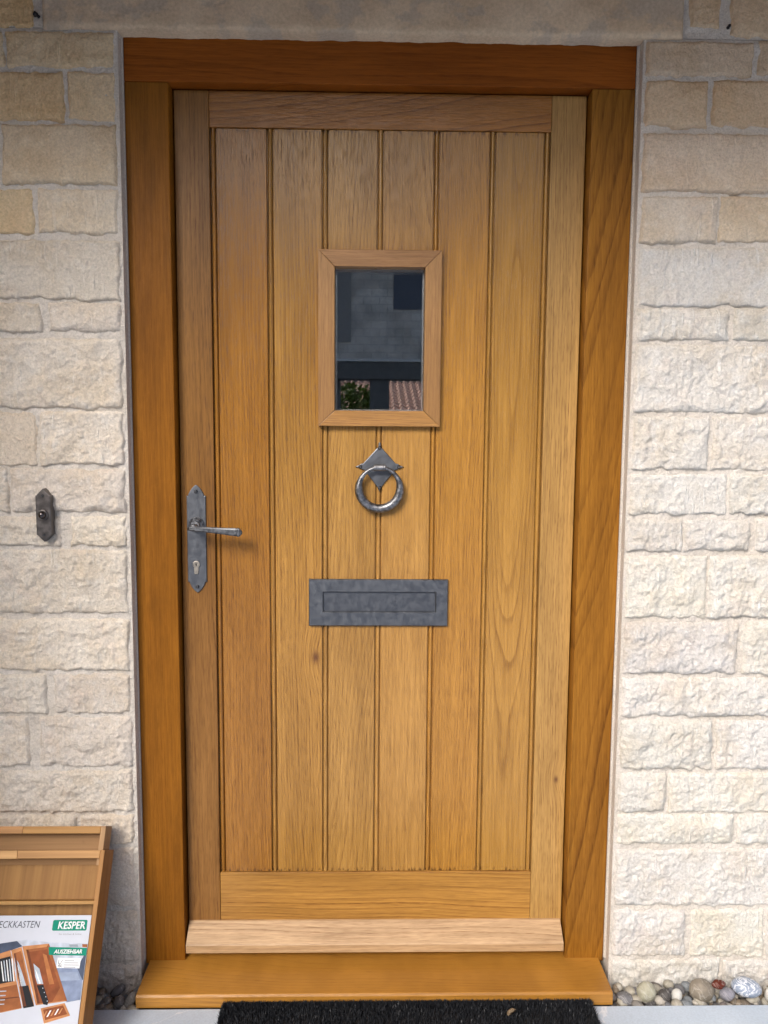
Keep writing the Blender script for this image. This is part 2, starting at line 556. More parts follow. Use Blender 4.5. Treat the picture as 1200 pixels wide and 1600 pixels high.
OCHRE = {('L', 5): (0.95, 0.86, 0.68), ('L', 30): (0.94, 0.84, 0.70), ('L', 2): (0.96, 0.90, 0.82), ('R', 6): (1.0, 0.95, 0.85), ('R', 2): (1.0, 0.955, 0.87),
         ('R', 3): (0.99, 0.94, 0.85), ('L', 11): (0.98, 0.93, 0.86), ('R', 35): (0.94, 0.86, 0.74), ('R', 36): (0.94, 0.85, 0.72)}
sn = 0
for side, rows in (('L', LEFT), ('R', RIGHT)):
    for k, (x0, x1, z0, z1) in enumerate(rows):
        sn += 1
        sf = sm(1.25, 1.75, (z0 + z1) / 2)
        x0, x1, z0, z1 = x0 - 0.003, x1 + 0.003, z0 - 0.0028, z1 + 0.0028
        if side == 'L': x1 = min(x1, -0.5470)
        else: x0 = max(x0, 0.5480)
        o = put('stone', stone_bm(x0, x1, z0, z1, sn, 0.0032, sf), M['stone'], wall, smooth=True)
        t = rng.uniform(0.93, 1.04)
        c = OCHRE.get((side, k), (t, t * rng.uniform(0.992, 1.002), t * rng.uniform(0.975, 1.005)))
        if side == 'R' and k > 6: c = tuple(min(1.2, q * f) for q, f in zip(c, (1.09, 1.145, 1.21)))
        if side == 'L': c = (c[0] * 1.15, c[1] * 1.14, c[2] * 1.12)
        w = sm(1.55, 1.95, (z0 + z1) / 2)  # upper courses tinted warmer, standing in for light bounced off wood and ground
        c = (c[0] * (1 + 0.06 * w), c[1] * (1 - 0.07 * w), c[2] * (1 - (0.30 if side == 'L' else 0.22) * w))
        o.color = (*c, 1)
# the same courses run on past the picture
courses = {}
for side, rows in ((-1, LEFT), (1, RIGHT)):
    for x0, x1, z0, z1 in rows:
        if z0 > 2.045: continue
        key = (side, round((z0 + z1) / 2, 1))
        cur = courses.get(key)
        edge = x0 if side < 0 else x1
        if cur is None or (edge < cur[0] if side < 0 else edge > cur[0]): courses[key] = (edge, z0, z1)
for (side, _), (edge, z0, z1) in courses.items():
    x = edge
    while abs(x) < 1.75:
        w = rng.uniform(0.16, 0.36)
        a = x + side * 0.012
        b = a + side * w
        sn += 1
        o = put('stone', stone_bm(min(a, b), max(a, b), z0, z1, sn, 0.011), M['stone'], wall, smooth=True)
        t = rng.uniform(0.93, 1.04)
        o.color = (t, t * 0.99, t * 0.97, 1)
        x = b

# lintel over the door: dressed stone with a worn lower edge
lb = bmesh.new()
nx, nz = 260, 26
LX0, LX1, LZ0, LZ1 = -0.690, 0.622, 2.0445, 2.235
g = []
for j in range(nz + 1):
    row = []
    for i in range(nx + 1):
        x, z = LX0 + (LX1 - LX0) * i / nx, LZ0 + (LZ1 - LZ0) * j / nz
        p = Vector((x, z, 7.7))
        if j == 0: z += 0.0025 * noise.fractal(p * 22, 1, 2, 4)
        h = 0.004 * noise.fractal(p * 13, 1, 2, 5) + 0.0012 * noise.noise(p * 90)
        ed = min(sm(0, 0.006, x - LX0), sm(0, 0.006, LX1 - x), 0.3 + 0.7 * sm(0, 0.006, z - LZ0))
        row.append(lb.verts.new((x, -0.036 - h * ed + 0.006 * (1 - ed), z)))
    g.append(row)
for j in range(nz):
    for i in range(nx): lb.faces.new((g[j][i], g[j][i + 1], g[j + 1][i + 1], g[j + 1][i]))
bk = [[lb.verts.new((v.co.x, 0.10, v.co.z)) for v in g[0]], [lb.verts.new((v.co.x, 0.10, v.co.z)) for v in g[-1]]]
for i in range(nx):
    lb.faces.new((g[0][i + 1], g[0][i], bk[0][i], bk[0][i + 1]))
    lb.faces.new((g[-1][i], g[-1][i + 1], bk[1][i + 1], bk[1][i]))
put('lintel', lb, M['lintel'], wall, smooth=True)
# small holes in joints, their dark inside painted on black caps
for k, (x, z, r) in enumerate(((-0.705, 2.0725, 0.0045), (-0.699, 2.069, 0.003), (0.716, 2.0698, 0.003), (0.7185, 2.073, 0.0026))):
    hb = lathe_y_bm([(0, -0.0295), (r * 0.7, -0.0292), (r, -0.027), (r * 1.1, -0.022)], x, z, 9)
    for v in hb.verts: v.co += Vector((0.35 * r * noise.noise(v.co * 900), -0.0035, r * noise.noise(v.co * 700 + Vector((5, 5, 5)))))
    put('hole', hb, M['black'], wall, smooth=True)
# bead of sealant where the frame meets the stone
for sx in (-1, 1):
    xx = 0.5385
    put('sealant_bead', extr_z_bm([(sx * xx, 0.012), (sx * xx, -0.001), (sx * (xx + 0.0022), -0.0035), (sx * (xx + 0.0045), -0.004), (sx * (xx + 0.0045), 0.012)], 0.0, 2.046), M['mortar'], wall)

# hall behind the door, seen dimly through the small pane
hall = bmesh.new()
for a in ((-1.3, 1.3, 3.0, 3.1, -0.1, 2.5), (-1.4, -1.3, 0.3, 3.1, -0.1, 2.5), (1.3, 1.4, 0.3, 3.1, -0.1, 2.5), (-1.4, 1.4, 0.3, 3.1, 2.5, 2.6), (-1.4, 1.4, 0.3, 3.1, -0.2, -0.1)):
    box_bm(*a, 0, hall)
tag(put('hallway', hall, flat('hall_plaster', (0.34, 0.35, 0.36), 0.9), None), 'dim plastered hallway behind the small door pane', None, None, 'structure')

# ------------------------------------------------------------------ door frame
FO, FI, FT, HB = 0.538, 0.4465, 2.0495, 1.9585
frame = empty('door_frame', (0, 0.045, 0), 'orange-brown oak door frame with wide sill set in the stone wall', 'door frame')
C_HEAD = (0.265, 0.076, 0.009)
C_JAMB_L = (0.25, 0.095, 0.009)
C_JAMB_R = (0.275, 0.118, 0.015)
put('head', box_bm(-FO, FO, 0.0, 0.09, HB, FT, 0.0022), oak('oak_head', C_HEAD, 'x', 0.5, 0.06, 0.05, 0, 60, 0.10, 0.55, 0.35, 1, rough=0.45, sheen=0.12), frame)
put('jamb', box_bm(-FO, -FI, 0.0, 0.09, -0.01, HB - 0.0006, 0.0022), oak('oak_jamb_quarter', C_JAMB_L, 'z', 0.9, 0.2, 0.01, 0, 210, 0.02, 0.16, 0.28, 2, ray=0.10, stain=0.40, rough=0.42, sheen=0.14), frame)
put('jamb', box_bm(FI, FO, 0.0, 0.09, -0.01, HB - 0.0006, 0.0022), oak('oak_jamb_flat', C_JAMB_R, 'z', 0.75, 0.02, -0.20, 0, 40, 0.07, 0.80, 0.45, 3.3, dark=0.42, sharp=0.30, rough=0.40, sheen=0.16), frame)
put('sill', extr_x_bm([(0.09, 0.0), (-0.108, -0.0035), (-0.1125, -0.008), (-0.1125, -0.033), (0.09, -0.033)], -0.529, 0.527, 0.0012), oak('oak_sill', (0.40, 0.188, 0.031), 'x', 0.2, 0.12, 0.01, 0, 130, 0.05, 0.22, 0.25, 4, rough=0.30, tone=0.12), frame)

# ------------------------------------------------------------------ door leaf
Y_ST, Y_PL = 0.030, 0.0338
door = empty('front_door', (0, 0.05, 0.012), 'ledged oak plank door with small square window and pewter fittings', 'door')
C_PL = (0.53, 0.275, 0.082)
LE = 0.4432
put('stile', box_bm(-LE, -0.3685, Y_ST, 0.085, 0.012, 1.9555, 0.0016), oak('oak_stile_lock', (0.245, 0.116, 0.030), 'z', 0.4, 0.1, 0.02, 0, 150, 0.04, 0.36, 0.60, 5, tone=0.2, sheen=0.3, rough=0.3), door)
put('stile', box_bm(0.3685, LE, Y_ST, 0.085, 0.012, 1.9555, 0.0016), oak('oak_stile_hinge', (0.455, 0.265, 0.080), 'z', 0.5, 0.1, 0.01, 0, 160, 0.03, 0.32, 0.60, 6, tone=0.14, knot=(0.015, 0.04 - 0.99 + 0.39, 0.008)), door)
put('top_rail', box_bm(-0.368, 0.368, Y_ST + 0.0003, 0.085, 1.8805, 1.9555, 0.0014), oak('oak_top_rail', (0.35, 0.150, 0.034), 'x', 0.45, 0.02, -0.13, 0, 78, 0.06, 0.90, 0.25, 7, dark=0.4, sharp=0.22, rough=0.27), door)
put('bottom_rail', box_bm(-0.368, 0.368, Y_ST + 0.0003, 0.085, 0.012, 0.1962, 0.0014), oak('oak_bottom_rail', (0.42, 0.215, 0.048), 'x', 0.35, 0.05, 0.02, 0, 115, 0.05, 0.70, 0.45, 8, dark=0.5), door)

STRIPS = [(-0.3680, -0.3550), (-0.2460, -0.2325), (-0.1268, -0.1132), (-0.0067, 0.0067), (0.1155, 0.1282), (0.2368, 0.2492), (0.3552, 0.3680)]
PZ0, PZ1 = 0.1968, 1.8800
WX, WZ0, WZ1 = 0.0985, 1.2800, 1.5900
plank_specs = [
    dict(tint=(0.335, 0.150, 0.026), x0=0.35, y0=0.08, kx=0.015, dens=150, wob=0.03, line=0.42, pore=0.72, tone=0.14),
    dict(tint=(0.41, 0.215, 0.050), x0=0.28, y0=0.08, kx=0.02, dens=140, wob=0.04, line=0.36, pore=0.66, tone=0.14, knot=(0.0372, 0.716 - 1.0384, 0.013)),
    dict(tint=(0.41, 0.225, 0.060), x0=0.20, y0=0.07, kx=-0.10, dens=130, wob=0.05, line=0.42, pore=0.66, tone=0.15),
    dict(tint=(0.42, 0.225, 0.060), x0=0.005, y0=0.045, ky=-0.055, dens=140, wob=0.022, line=0.46, pore=0.66, tone=0.15),
    dict(tint=(0.42, 0.208, 0.042), x0=0.30, y0=0.08, kx=-0.02, dens=150, wob=0.04, line=0.34, pore=0.70, tone=0.12),
    dict(tint=(0.41, 0.218, 0.050), x0=0.0, y0=0.030, ky=0.035, dens=165, wob=0.024, line=0.46, pore=0.40, tone=0.12, sharp=0.26),
]
for k, sp in enumerate(plank_specs):
    xa, xb = STRIPS[k][1] + 0.0004, STRIPS[k + 1][0] - 0.0006
    if k == 2:
        poly = [(xa, PZ0), (xb, PZ0), (xb, WZ0), (-WX - 0.004, WZ0), (-WX - 0.004, WZ1), (xb, WZ1), (xb, PZ1), (xa, PZ1)]
    elif k == 3:
        poly = [(xa, PZ0), (xb, PZ0), (xb, PZ1), (xa, PZ1), (xa, WZ1), (WX + 0.004, WZ1), (WX + 0.004, WZ0), (xa, WZ0)]
    else:
        poly = [(xa, PZ0), (xb, PZ0), (xb, PZ1), (xa, PZ1)]
    mt = oak('oak_plank_%s' % 'abcdef'[k], seed=10 + k * 1.7, sheen=0.5, rough=0.22, endz=0.8416, **sp)
    sp['mat'] = mt
    pl = put('plank', prism_bm(poly, Y_PL, 0.0402, 0.0013), mt, door)
    sp['obj'] = pl
for k, (xa, xb) in enumerate(STRIPS):
    zr = [(PZ0, PZ1)] if k != 3 else [(PZ0, WZ0 - 0.001), (WZ1 + 0.001, PZ1)]
    own = plank_specs[min(k, 5)]
    for za, zb in zr:
        c, r = (xa + xb) / 2, (xb - xa) / 2 - 0.0019
        prof = [(xa - 0.003, 0.0465), (xa - 0.003, 0.0404), (c - r - 0.0006, 0.0404)]
        for i in range(9):
            a = math.pi * i / 8
            prof.append((c - r * math.cos(a), 0.0396 - 0.0060 * math.sin(a)))
        prof += [(c + r + 0.0006, 0.0404), (xb + 0.003, 0.0404), (xb + 0.003, 0.0465)]
        if k in (0, 6):
            lo, hi = (xa + 0.0002, xb + 0.003) if k == 0 else (xa - 0.003, xb - 0.0002)
            prof = [(min(max(x, lo), hi), y) for x, y in prof]
        put('bead', extr_z_bm(prof, za, zb), own['mat'], own['obj'], smooth=False)

# small window: lining, four mitred beads, double glazing
win = bmesh.new()
box_bm(-WX - 0.012, -WX - 0.0002, 0.0406, 0.085, WZ0 - 0.012, WZ1 + 0.012, 0, win)
box_bm(WX + 0.0002, WX + 0.012, 0.0406, 0.085, WZ0 - 0.012, WZ1 + 0.012, 0, win)
box_bm(-WX, WX, 0.0406, 0.085, WZ1 + 0.0002, WZ1 + 0.012, 0, win)
box_bm(-WX, WX, 0.0406, 0.085, WZ0 - 0.012, WZ0 - 0.0002, 0, win)
MB_ = oak('oak_window_bead_upright', (0.36, 0.190, 0.066), 'z', 0.3, 0.06, 0.02, 0, 230, 0.03, 0.22, 0.40, 21)
MBX = oak('oak_window_bead_level', (0.35, 0.180, 0.066), 'x', 0.3, 0.06, 0.02, 0, 230, 0.03, 0.22, 0.40, 22)
MBB = oak('oak_window_bead_lower', (0.40, 0.205, 0.060), 'x', 0.3, 0.06, 0.03, 0, 200, 0.03, 0.30, 0.45, 23)
window = put('window', win, MB_, door)
OX, OZ0, OZ1 = 0.1350, 1.2452, 1.6265
gp = 0.00025
for poly, mt in (([(-OX, OZ1), (OX, OZ1), (WX, WZ1), (-WX, WZ1)], MBX), ([(-OX, OZ0), (-WX, WZ0), (WX, WZ0), (OX, OZ0)], MBB),
                 ([(-OX, OZ0), (-OX, OZ1), (-WX, WZ1), (-WX, WZ0)], MB_), ([(OX, OZ0), (WX, WZ0), (WX, WZ1), (OX, OZ1)], MB_)):
    cx, cz = sum(p[0] for p in poly) / 4, sum(p[1] for p in poly) / 4
    poly = [(x + (gp if x < cx else -gp), z + (gp if z < cz else -gp)) for x, z in poly]
    put('glazing_bead', prism_bm(poly, 0.0175, 0.0405 if False else 0.0336, 0.0010), mt, window)
for ya in (0.046, 0.062):
    put('pane', box_bm(-WX + 0.0001, WX - 0.0001, ya, ya + 0.004, WZ0 + 0.0001, WZ1 - 0.0001), M['glass'], window)
sp_ = bmesh.new()
for a in ((-WX + 0.0003, -WX + 0.004), (WX - 0.004, WX - 0.0003)): box_bm(a[0], a[1], 0.0505, 0.0615, WZ0 + 0.0003, WZ1 - 0.0003, 0, sp_)
for a in ((WZ0 + 0.0003, WZ0 + 0.004), (WZ1 - 0.004, WZ1 - 0.0003)): box_bm(-WX + 0.0045, WX - 0.0045, 0.0505, 0.0615, a[0], a[1], 0, sp_)
put('spacer_bar', sp_, flat('aluminium_spacer', (0.5, 0.5, 0.52), 0.4, 0.9), window)
# lip between bead and plank face, inside the opening
lip = bmesh.new()
for a in ((-WX - 0.003, -WX - 0.0003, WZ0, WZ1), (WX + 0.0003, WX + 0.003, WZ0, WZ1), (-WX, WX, WZ1 + 0.0003, WZ1 + 0.003), (-WX, WX, WZ0 - 0.003, WZ0 - 0.0003)):
    box_bm(a[0], a[1], 0.0337, 0.0405, a[2], a[3], 0, lip)
put('rebate', lip, MB_, window)

# weather bar across the foot of the door
put('weather_bar', extr_x_bm([(0.0298, 0.0785), (0.0298, 0.0745 + 0.004), (0.026, 0.0778), (-0.0105, 0.0455), (-0.0125, 0.0425), (-0.0125, 0.0245), (-0.0105, 0.0232), (0.0298, 0.0270)], -0.4415, 0.4400),
    oak('oak_weather_bar', (0.50, 0.335, 0.185), 'x', 0.25, 0.04, 0.015, 0, 120, 0.05, 0.85, 0.60, 31, dark=0.5, rough=0.45), door)

# letter plate
LPX0, LPX1, LPZ0, LPZ1 = -0.1575, 0.1595, 0.7920, 0.8995
IX0, IX1, IZ0, IZ1 = -0.1250, 0.1318, 0.8240, 0.8700
lp = bmesh.new()


def ring_plate(b, o, i, yf, yb, bev):
    def rect(q, y): return [b.verts.new((x, y, z)) for x, z in ((q[0], q[2]), (q[1], q[2]), (q[1], q[3]), (q[0], q[3]))]
    ob, of2, of, i1, i2, ib = rect(o, yb), rect(o, yf + bev), rect((o[0] + bev, o[1] - bev, o[2] + bev, o[3] - bev), yf), rect((i[0] - bev, i[1] + bev, i[2] - bev, i[3] + bev), yf), rect(i, yf + bev), rect(i, yb)
    for A, B in ((ob, of2), (of2, of), (of, i1), (i1, i2), (i2, ib)):
        for k in range(4): b.faces.new((A[k], A[(k + 1) % 4], B[(k + 1) % 4], B[k]))


ring_plate(lp, (LPX0, LPX1, LPZ0, LPZ1), (IX0, IX1, IZ0, IZ1), 0.0255, 0.0337, 0.0014)
letter = put('letter_plate', lp, M['pewter'], door)
put('flap', box_bm(IX0 + 0.0003, IX1 - 0.0003, 0.0318, 0.0336, IZ0 + 0.0003, IZ1 - 0.0003, 0.0002), pewter('pewter_flap', (0.147, 0.160, 0.183), 0.46, 0.05, 0.06), letter)

# lever handle on its long plate
HX, HZT, HZB = -0.4090, 1.1128, 0.8675
half = [(0.0, 0), (0.0045, -0.0032), (0.0090, -0.0078), (0.0134, -0.0140), (0.0168, -0.0205), (0.0182, -0.0256), (0.0214, -0.0243), (0.0214, -0.0300)]
top = [(HX + x, HZT + d) for x, d in half]
bot = [(HX + x, HZB - d) for x, d in reversed(half)]
right_side = top + bot
left_side = [(HX - x, HZB - d) for x, d in half[1:]] + [(HX - x, HZT + d) for x, d in reversed(half[1:])]
handle = put('handle_plate', prism_bm(right_side + left_side, 0.0262, 0.0299, 0.0013), M['pewter'], door)
PXX, PZZ = -0.4085, 1.0225
put('rose', lathe_y_bm([(0.0168, 0.0261), (0.0168, 0.0215), (0.0152, 0.0200), (0.0140, 0.0205), (0.0130, 0.0185), (0.0112, 0.0170), (0.0098, 0.0175), (0.0092, 0.0060), (0.0, 0.0060)], PXX, PZZ + 0.001, 36), M['pewter_ring'], handle, smooth=False)
# lever: tapering bar, square in section, flaring to a faceted end
lv = bmesh.new()
secs = [(-0.4185, 1.0190, 0.0030, 0.004), (-0.4140, 1.0195, 0.0048, 0.0065), (-0.4000, 1.0190, 0.0050, 0.0065), (-0.3700, 1.0167, 0.0058, 0.0060), (-0.3400, 1.0143, 0.0070, 0.0062), (-0.3125, 1.0122, 0.0088, 0.0070),
        (-0.3118, 1.0122, 0.0078, 0.0060), (-0.3105, 1.0121, 0.0078, 0.0060), (-0.3098, 1.0121, 0.0092, 0.0074), (-0.3050, 1.0116, 0.0088, 0.0070), (-0.2995, 1.0110, 0.0030, 0.0024)]
prev = None
for x, z, hz, hy in secs:
    yc = -0.0185 + 0.004 * sm(-0.40, -0.42, x)
    ring = []
    for dy, dz in ((-0.75, -1), (-1, -0.6), (-1, 0.6), (-0.75, 1), (0.75, 1), (1, 0.6), (1, -0.6), (0.75, -1)):
        ring.append(lv.verts.new((x, yc + dy * hy, z + dz * hz)))
    if prev:
        for i in range(8): lv.faces.new((prev[i], prev[(i + 1) % 8], ring[(i + 1) % 8], ring[i]))
    else: lv.faces.new(ring)
    prev = ring
lv.faces.new(list(reversed(prev)))
put('lever', lv, pewter('lever_pewter', (0.16, 0.17, 0.185), 0.45, 0.3, 0.35, 120), handle)
put('lever_neck', lathe_y_bm([(0.0086, 0.010), (0.0075, 0.004), (0.0072, -0.013), (0.0, -0.013)], PXX, PZZ - 0.002, 20), M['pewter_ring'], handle, smooth=True)
# euro cylinder
cyl = [(HX - 0.0015 + 0.0083 * math.cos(R(a)), 0.9325 + 0.0083 * math.sin(R(a))) for a in range(-50, 231, 14)]
cyl += [(HX - 0.0015 - 0.0050, 0.9135), (HX - 0.0015 - 0.0035, 0.9105), (HX - 0.0015 + 0.0035, 0.9105), (HX - 0.0015 + 0.0050, 0.9135)]
lock = put('lock_cylinder', prism_bm(cyl, 0.0238, 0.0261, 0.0006), M['nickel'], handle)
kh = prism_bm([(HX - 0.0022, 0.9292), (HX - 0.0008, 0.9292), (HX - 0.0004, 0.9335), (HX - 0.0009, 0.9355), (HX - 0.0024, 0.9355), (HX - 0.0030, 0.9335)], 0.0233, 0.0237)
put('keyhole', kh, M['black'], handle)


def screw(x, z, y, r, parent, mat):
    b = lathe_y_bm([(r, y), (r * 0.95, y - r * 0.35), (r * 0.6, y - r * 0.68), (r * 0.28, y - r * 0.78), (r * 0.22, y - r * 0.45), (0, y - r * 0.45)], x, z, 16)
    return put('screw', b, mat, parent, smooth=True)


M['screw'] = pewter('screw_steel', (0.10, 0.105, 0.115), 0.35, 0.0, 0.2)
screw(HX, 1.0978, 0.0262, 0.0042, handle, M['screw'])
screw(HX, 0.8818, 0.0262, 0.0042, handle, M['screw'])

# ring knocker on a diamond plate
KX = 0.0016


def diamond(h, v_top, v_bot, tip):
    pts = []
    def arm(dx, dz, L):      # small arrow finial at each corner
        return [(dx, dz)]
    cz = 1.1555
    T, Bt, Lr = v_top, v_bot, h
    q = [(0.0030, T - 0.0100), (0.0052, T - 0.0130), (Lr - 0.0180, 0.0075), (Lr - 0.0125, 0.0065), (Lr - 0.0090, 0.0035), (Lr, 0.0), (Lr - 0.0090, -0.0035), (Lr - 0.0150, -0.0060), (Lr - 0.0205, -0.0080), (0.0062, -Bt + 0.0125), (0.0040, -Bt + 0.0085), (0.0, -Bt)]
    right = [(0.0, T), (0.0024, T - 0.0016), (0.0026, T - 0.0060)] + q
    left = [(-x, z) for x, z in reversed(right[1:-1])]
    return [(KX + x, cz + z) for x, z in right + left]


kn = put('knocker_plate', prism_bm(diamond(0.0545, 0.0548, 0.0560, 0), 0.0292, 0.0337, 0.0016), M['pewter'], door)
for x, z in ((KX, 1.1980), (KX - 0.0430, 1.1556), (KX + 0.0430, 1.1556), (KX, 1.1085)):
    screw(x, z, 0.0292, 0.0042, kn, M['screw'])
rb = bmesh.new()
RC, RRAD, NS, NT = Vector((KX, 0.0, 1.1082)), 0.0462, 64, 14
rings = []
for i in range(NS):
    a = 2 * math.pi * i / NS
    tpr = 0.0040 + 0.0058 * sm(-0.95, 0.3, -math.cos(a))          # thin at the hinge, heavy at the foot
    c = Vector((KX + RRAD * math.sin(a), 0.0130 + 0.004 * (1 - math.cos(a)), RC.z + RRAD * math.cos(a)))
    er = Vector((math.sin(a), 0, math.cos(a)))
    rings.append([rb.verts.new(c + er * (tpr * math.cos(2 * math.pi * t / NT)) + Vector((0, -1, 0)) * (tpr * math.sin(2 * math.pi * t / NT))) for t in range(NT)])
for i in range(NS):
    A, B = rings[i], rings[(i + 1) % NS]
    for t in range(NT): rb.faces.new((A[t], A[(t + 1) % NT], B[(t + 1) % NT], B[t]))
put('ring', rb, M['pewter_ring'], kn, smooth=True)
hb = bmesh.new()
prev = None
for x, r in ((-0.0132, 0.0), (-0.0132, 0.0062), (-0.0124, 0.0074), (-0.0086, 0.0074), (-0.0080, 0.0062), (-0.0074, 0.0078), (0.0074, 0.0078), (0.0080, 0.0062), (0.0086, 0.0074), (0.0124, 0.0074), (0.0132, 0.0062), (0.0132, 0.0)):
    rg_ = [hb.verts.new((KX + x, 0.0125 + r * math.cos(2 * math.pi * t / 20), 1.1540 + r * math.sin(2 * math.pi * t / 20))) for t in range(20)]
    if prev:
        for t in range(20): hb.faces.new((prev[t], prev[(t + 1) % 20], rg_[(t + 1) % 20], rg_[t]))
    prev = rg_
bmesh.ops.remove_doubles(hb, verts=hb.verts, dist=1e-6)
box_bm(KX - 0.0060, KX + 0.0060, 0.0140, 0.0291, 1.1505, 1.1575, 0.0008, hb)
put('hinge_barrel', hb, pewter('barrel_pewter', (0.30, 0.31, 0.33), 0.34, 0.1, 0.2), kn)

# ------------------------------------------------------------------ bell push on the left wall
BX, BZ0, BZ1, BW = -0.7160, 0.9935, 1.1078, 0.0160
BY = -0.0475
bpoly = [(BX, BZ1), (BX + 0.006, BZ1 - 0.006), (BX + BW * 0.88, BZ1 - 0.0145), (BX + BW, BZ1 - 0.0150), (BX + BW, BZ0 + 0.0150), (BX + BW * 0.88, BZ0 + 0.0145), (BX + 0.006, BZ0 + 0.006), (BX, BZ0),
         (BX - 0.006, BZ0 + 0.006), (BX - BW * 0.88, BZ0 + 0.0145), (BX - BW, BZ0 + 0.0150), (BX - BW, BZ1 - 0.0150), (BX - BW * 0.88, BZ1 - 0.0145), (BX - 0.006, BZ1 - 0.006)]
bell = put('doorbell', prism_bm(bpoly, BY - 0.0055, BY + 0.016, 0.0018), M['bell'], None)
tag(bell, 'narrow dark bronze bell push with round button on the left stonework', 'doorbell')
put('button_collar', lathe_y_bm([(0.0118, BY - 0.0055), (0.0115, BY - 0.0085), (0.0098, BY - 0.0105), (0.0090, BY - 0.0100), (0.0, BY - 0.0095)], BX - 0.0005, 1.0520, 28), M['bell'], bell, smooth=True)
put('button', lathe_y_bm([(0.0080, BY - 0.0096)] + [(0.0080 * math.cos(R(a)), BY - 0.0115 - 0.0075 * math.sin(R(a))) for a in range(0, 90, 12)] + [(0.0, BY - 0.0190)], BX - 0.0005, 1.0520, 28), M['bell_button'], bell, smooth=True)
screw(BX - 0.0005, 1.0930, BY - 0.0055, 0.0030, bell, M['screw'])
screw(BX, 1.0085, BY - 0.0055, 0.0030, bell, M['screw'])

# ------------------------------------------------------------------ paving, gravel, mat
def slab_mat():
    n = N('blue_grey_paving')
    co = n.coord()
    a = n.noise(co, 5.0, 4, 0.55)
    w = n.noise(co, 3.2, 5, 0.6, dist=0.6)
    vein = n.map(n.math('ABSOLUTE', n.math('SUBTRACT', w, 0.5)), 0.0, 0.006, 1.0, 0.0)
    g = n.noise(co, 220.0, 3)
    c = n.mix(n.map(a, 0.3, 0.7), (0.445, 0.52, 0.61), (0.505, 0.585, 0.68))
    c = n.mix(n.math('MULTIPLY', vein, 0.6), c, (0.72, 0.73, 0.75))
    k = n.map(g, 0.25, 0.75, 0.93, 1.06)
    c = n.mix(1.0, c, n.comb(k, k, k), 'MULTIPLY')
    return n.done(c, 0.62, 0.0, n.bump(g, 0.15, 0.001), 0.4)


M['slab'] = slab_mat()
GZ = -0.032
ground = put('ground', box_bm(-60, 60, -120, 0.05, -0.40, -0.075), flat('bedding_soil', (0.16, 0.14, 0.12), 0.95, 0, 0.2, 20))
tag(ground, 'ground under the paving', None, None, 'structure')
pave = tag(put('paving', box_bm(-8, 8, -9.0, -2.6, -0.074, GZ), M['slab']), 'blue-grey stone paving in front of the house', None, None, 'structure')
for x0, x1, y0, y1 in ((-0.9035, 1.5, -0.9, -0.1165), (-1.50, -0.9075, -0.9, -0.1165), (-1.50, -0.1, -2.595, -0.904), (-0.096, 1.5, -2.595, -0.904), (-8, -1.504, -2.595, -0.1165), (1.504, 8, -2.595, -0.1165)):
    put('slab', box_bm(x0, x1, y0, y1, -0.070, GZ, 0.0012), M['slab'], pave)


def pebble_mat():
    n = N('river_pebble')
    info = n.new('ShaderNodeObjectInfo')
    at = n.new('ShaderNodeVertexColor'); at.layer_name = 'tone'
    co = n.coord()
    a = n.noise(co, 90.0, 4, 0.6)
    k = n.map(a, 0.25, 0.75, 0.82, 1.14)
    c = n.mix(1.0, at.outputs['Color'], n.comb(k, k, k), 'MULTIPLY')
    v = n.noise(co, 26.0, 3, 0.5, dist=1.0)
    c = n.mix(n.math('MULTIPLY', n.map(n.math('ABSOLUTE', n.math('SUBTRACT', v, 0.5)), 0.0, 0.02, 1.0, 0.0), 0.25), c, (0.7, 0.69, 0.66))
    return n.done(c, 0.55, 0.0, n.bump(a, 0.2, 0.001), 0.4)


def veined_mat():
    n = N('veined_pebble')
    co = n.coord()
    a = n.noise(co, 40.0, 3)
    v = n.noise(co, 38.0, 4, 0.55, dist=1.8)
    f = n.map(n.math('ABSOLUTE', n.math('SUBTRACT', v, 0.47)), 0.0, 0.05, 1.0, 0.0)
    c = n.mix(n.map(a, 0.3, 0.7), (0.20, 0.25, 0.34), (0.32, 0.37, 0.46))
    c = n.mix(n.math('MULTIPLY', f, 0.9), c, (0.78, 0.80, 0.83))
    return n.done(c, 0.4, 0.0, n.bump(a, 0.15, 0.001), 0.45)


M['pebble'] = pebble_mat()
M['veined'] = veined_mat()
ICO = None


def pebble_into(bm, c, s, rz, tilt, seed, tone, layer, sub=2, rough=0.16):
    b = bmesh.new()
    bmesh.ops.create_icosphere(b, subdivisions=sub, radius=1.0)
    m = Matrix.Rotation(rz, 3, 'Z') @ Matrix.Rotation(tilt, 3, 'Y')
    off = Vector((seed * 3.7, seed * 1.3, seed * 7.1))
    mp = {}
    for v in b.verts:
        k = 1 + rough * noise.noise(v.co * 1.1 + off) + rough * 0.4 * noise.noise(v.co * 2.6 + off)
        q = Vector((v.co.x * s[0] * k, v.co.y * s[1] * k, v.co.z * s[2] * k))
        mp[v] = bm.verts.new(Vector(c) + m @ q)
    for f in b.faces:
        nf = bm.faces.new([mp[v] for v in f.verts])
        nf.smooth = True
        for l in nf.loops: l[layer] = (*tone, 1)
    b.free()


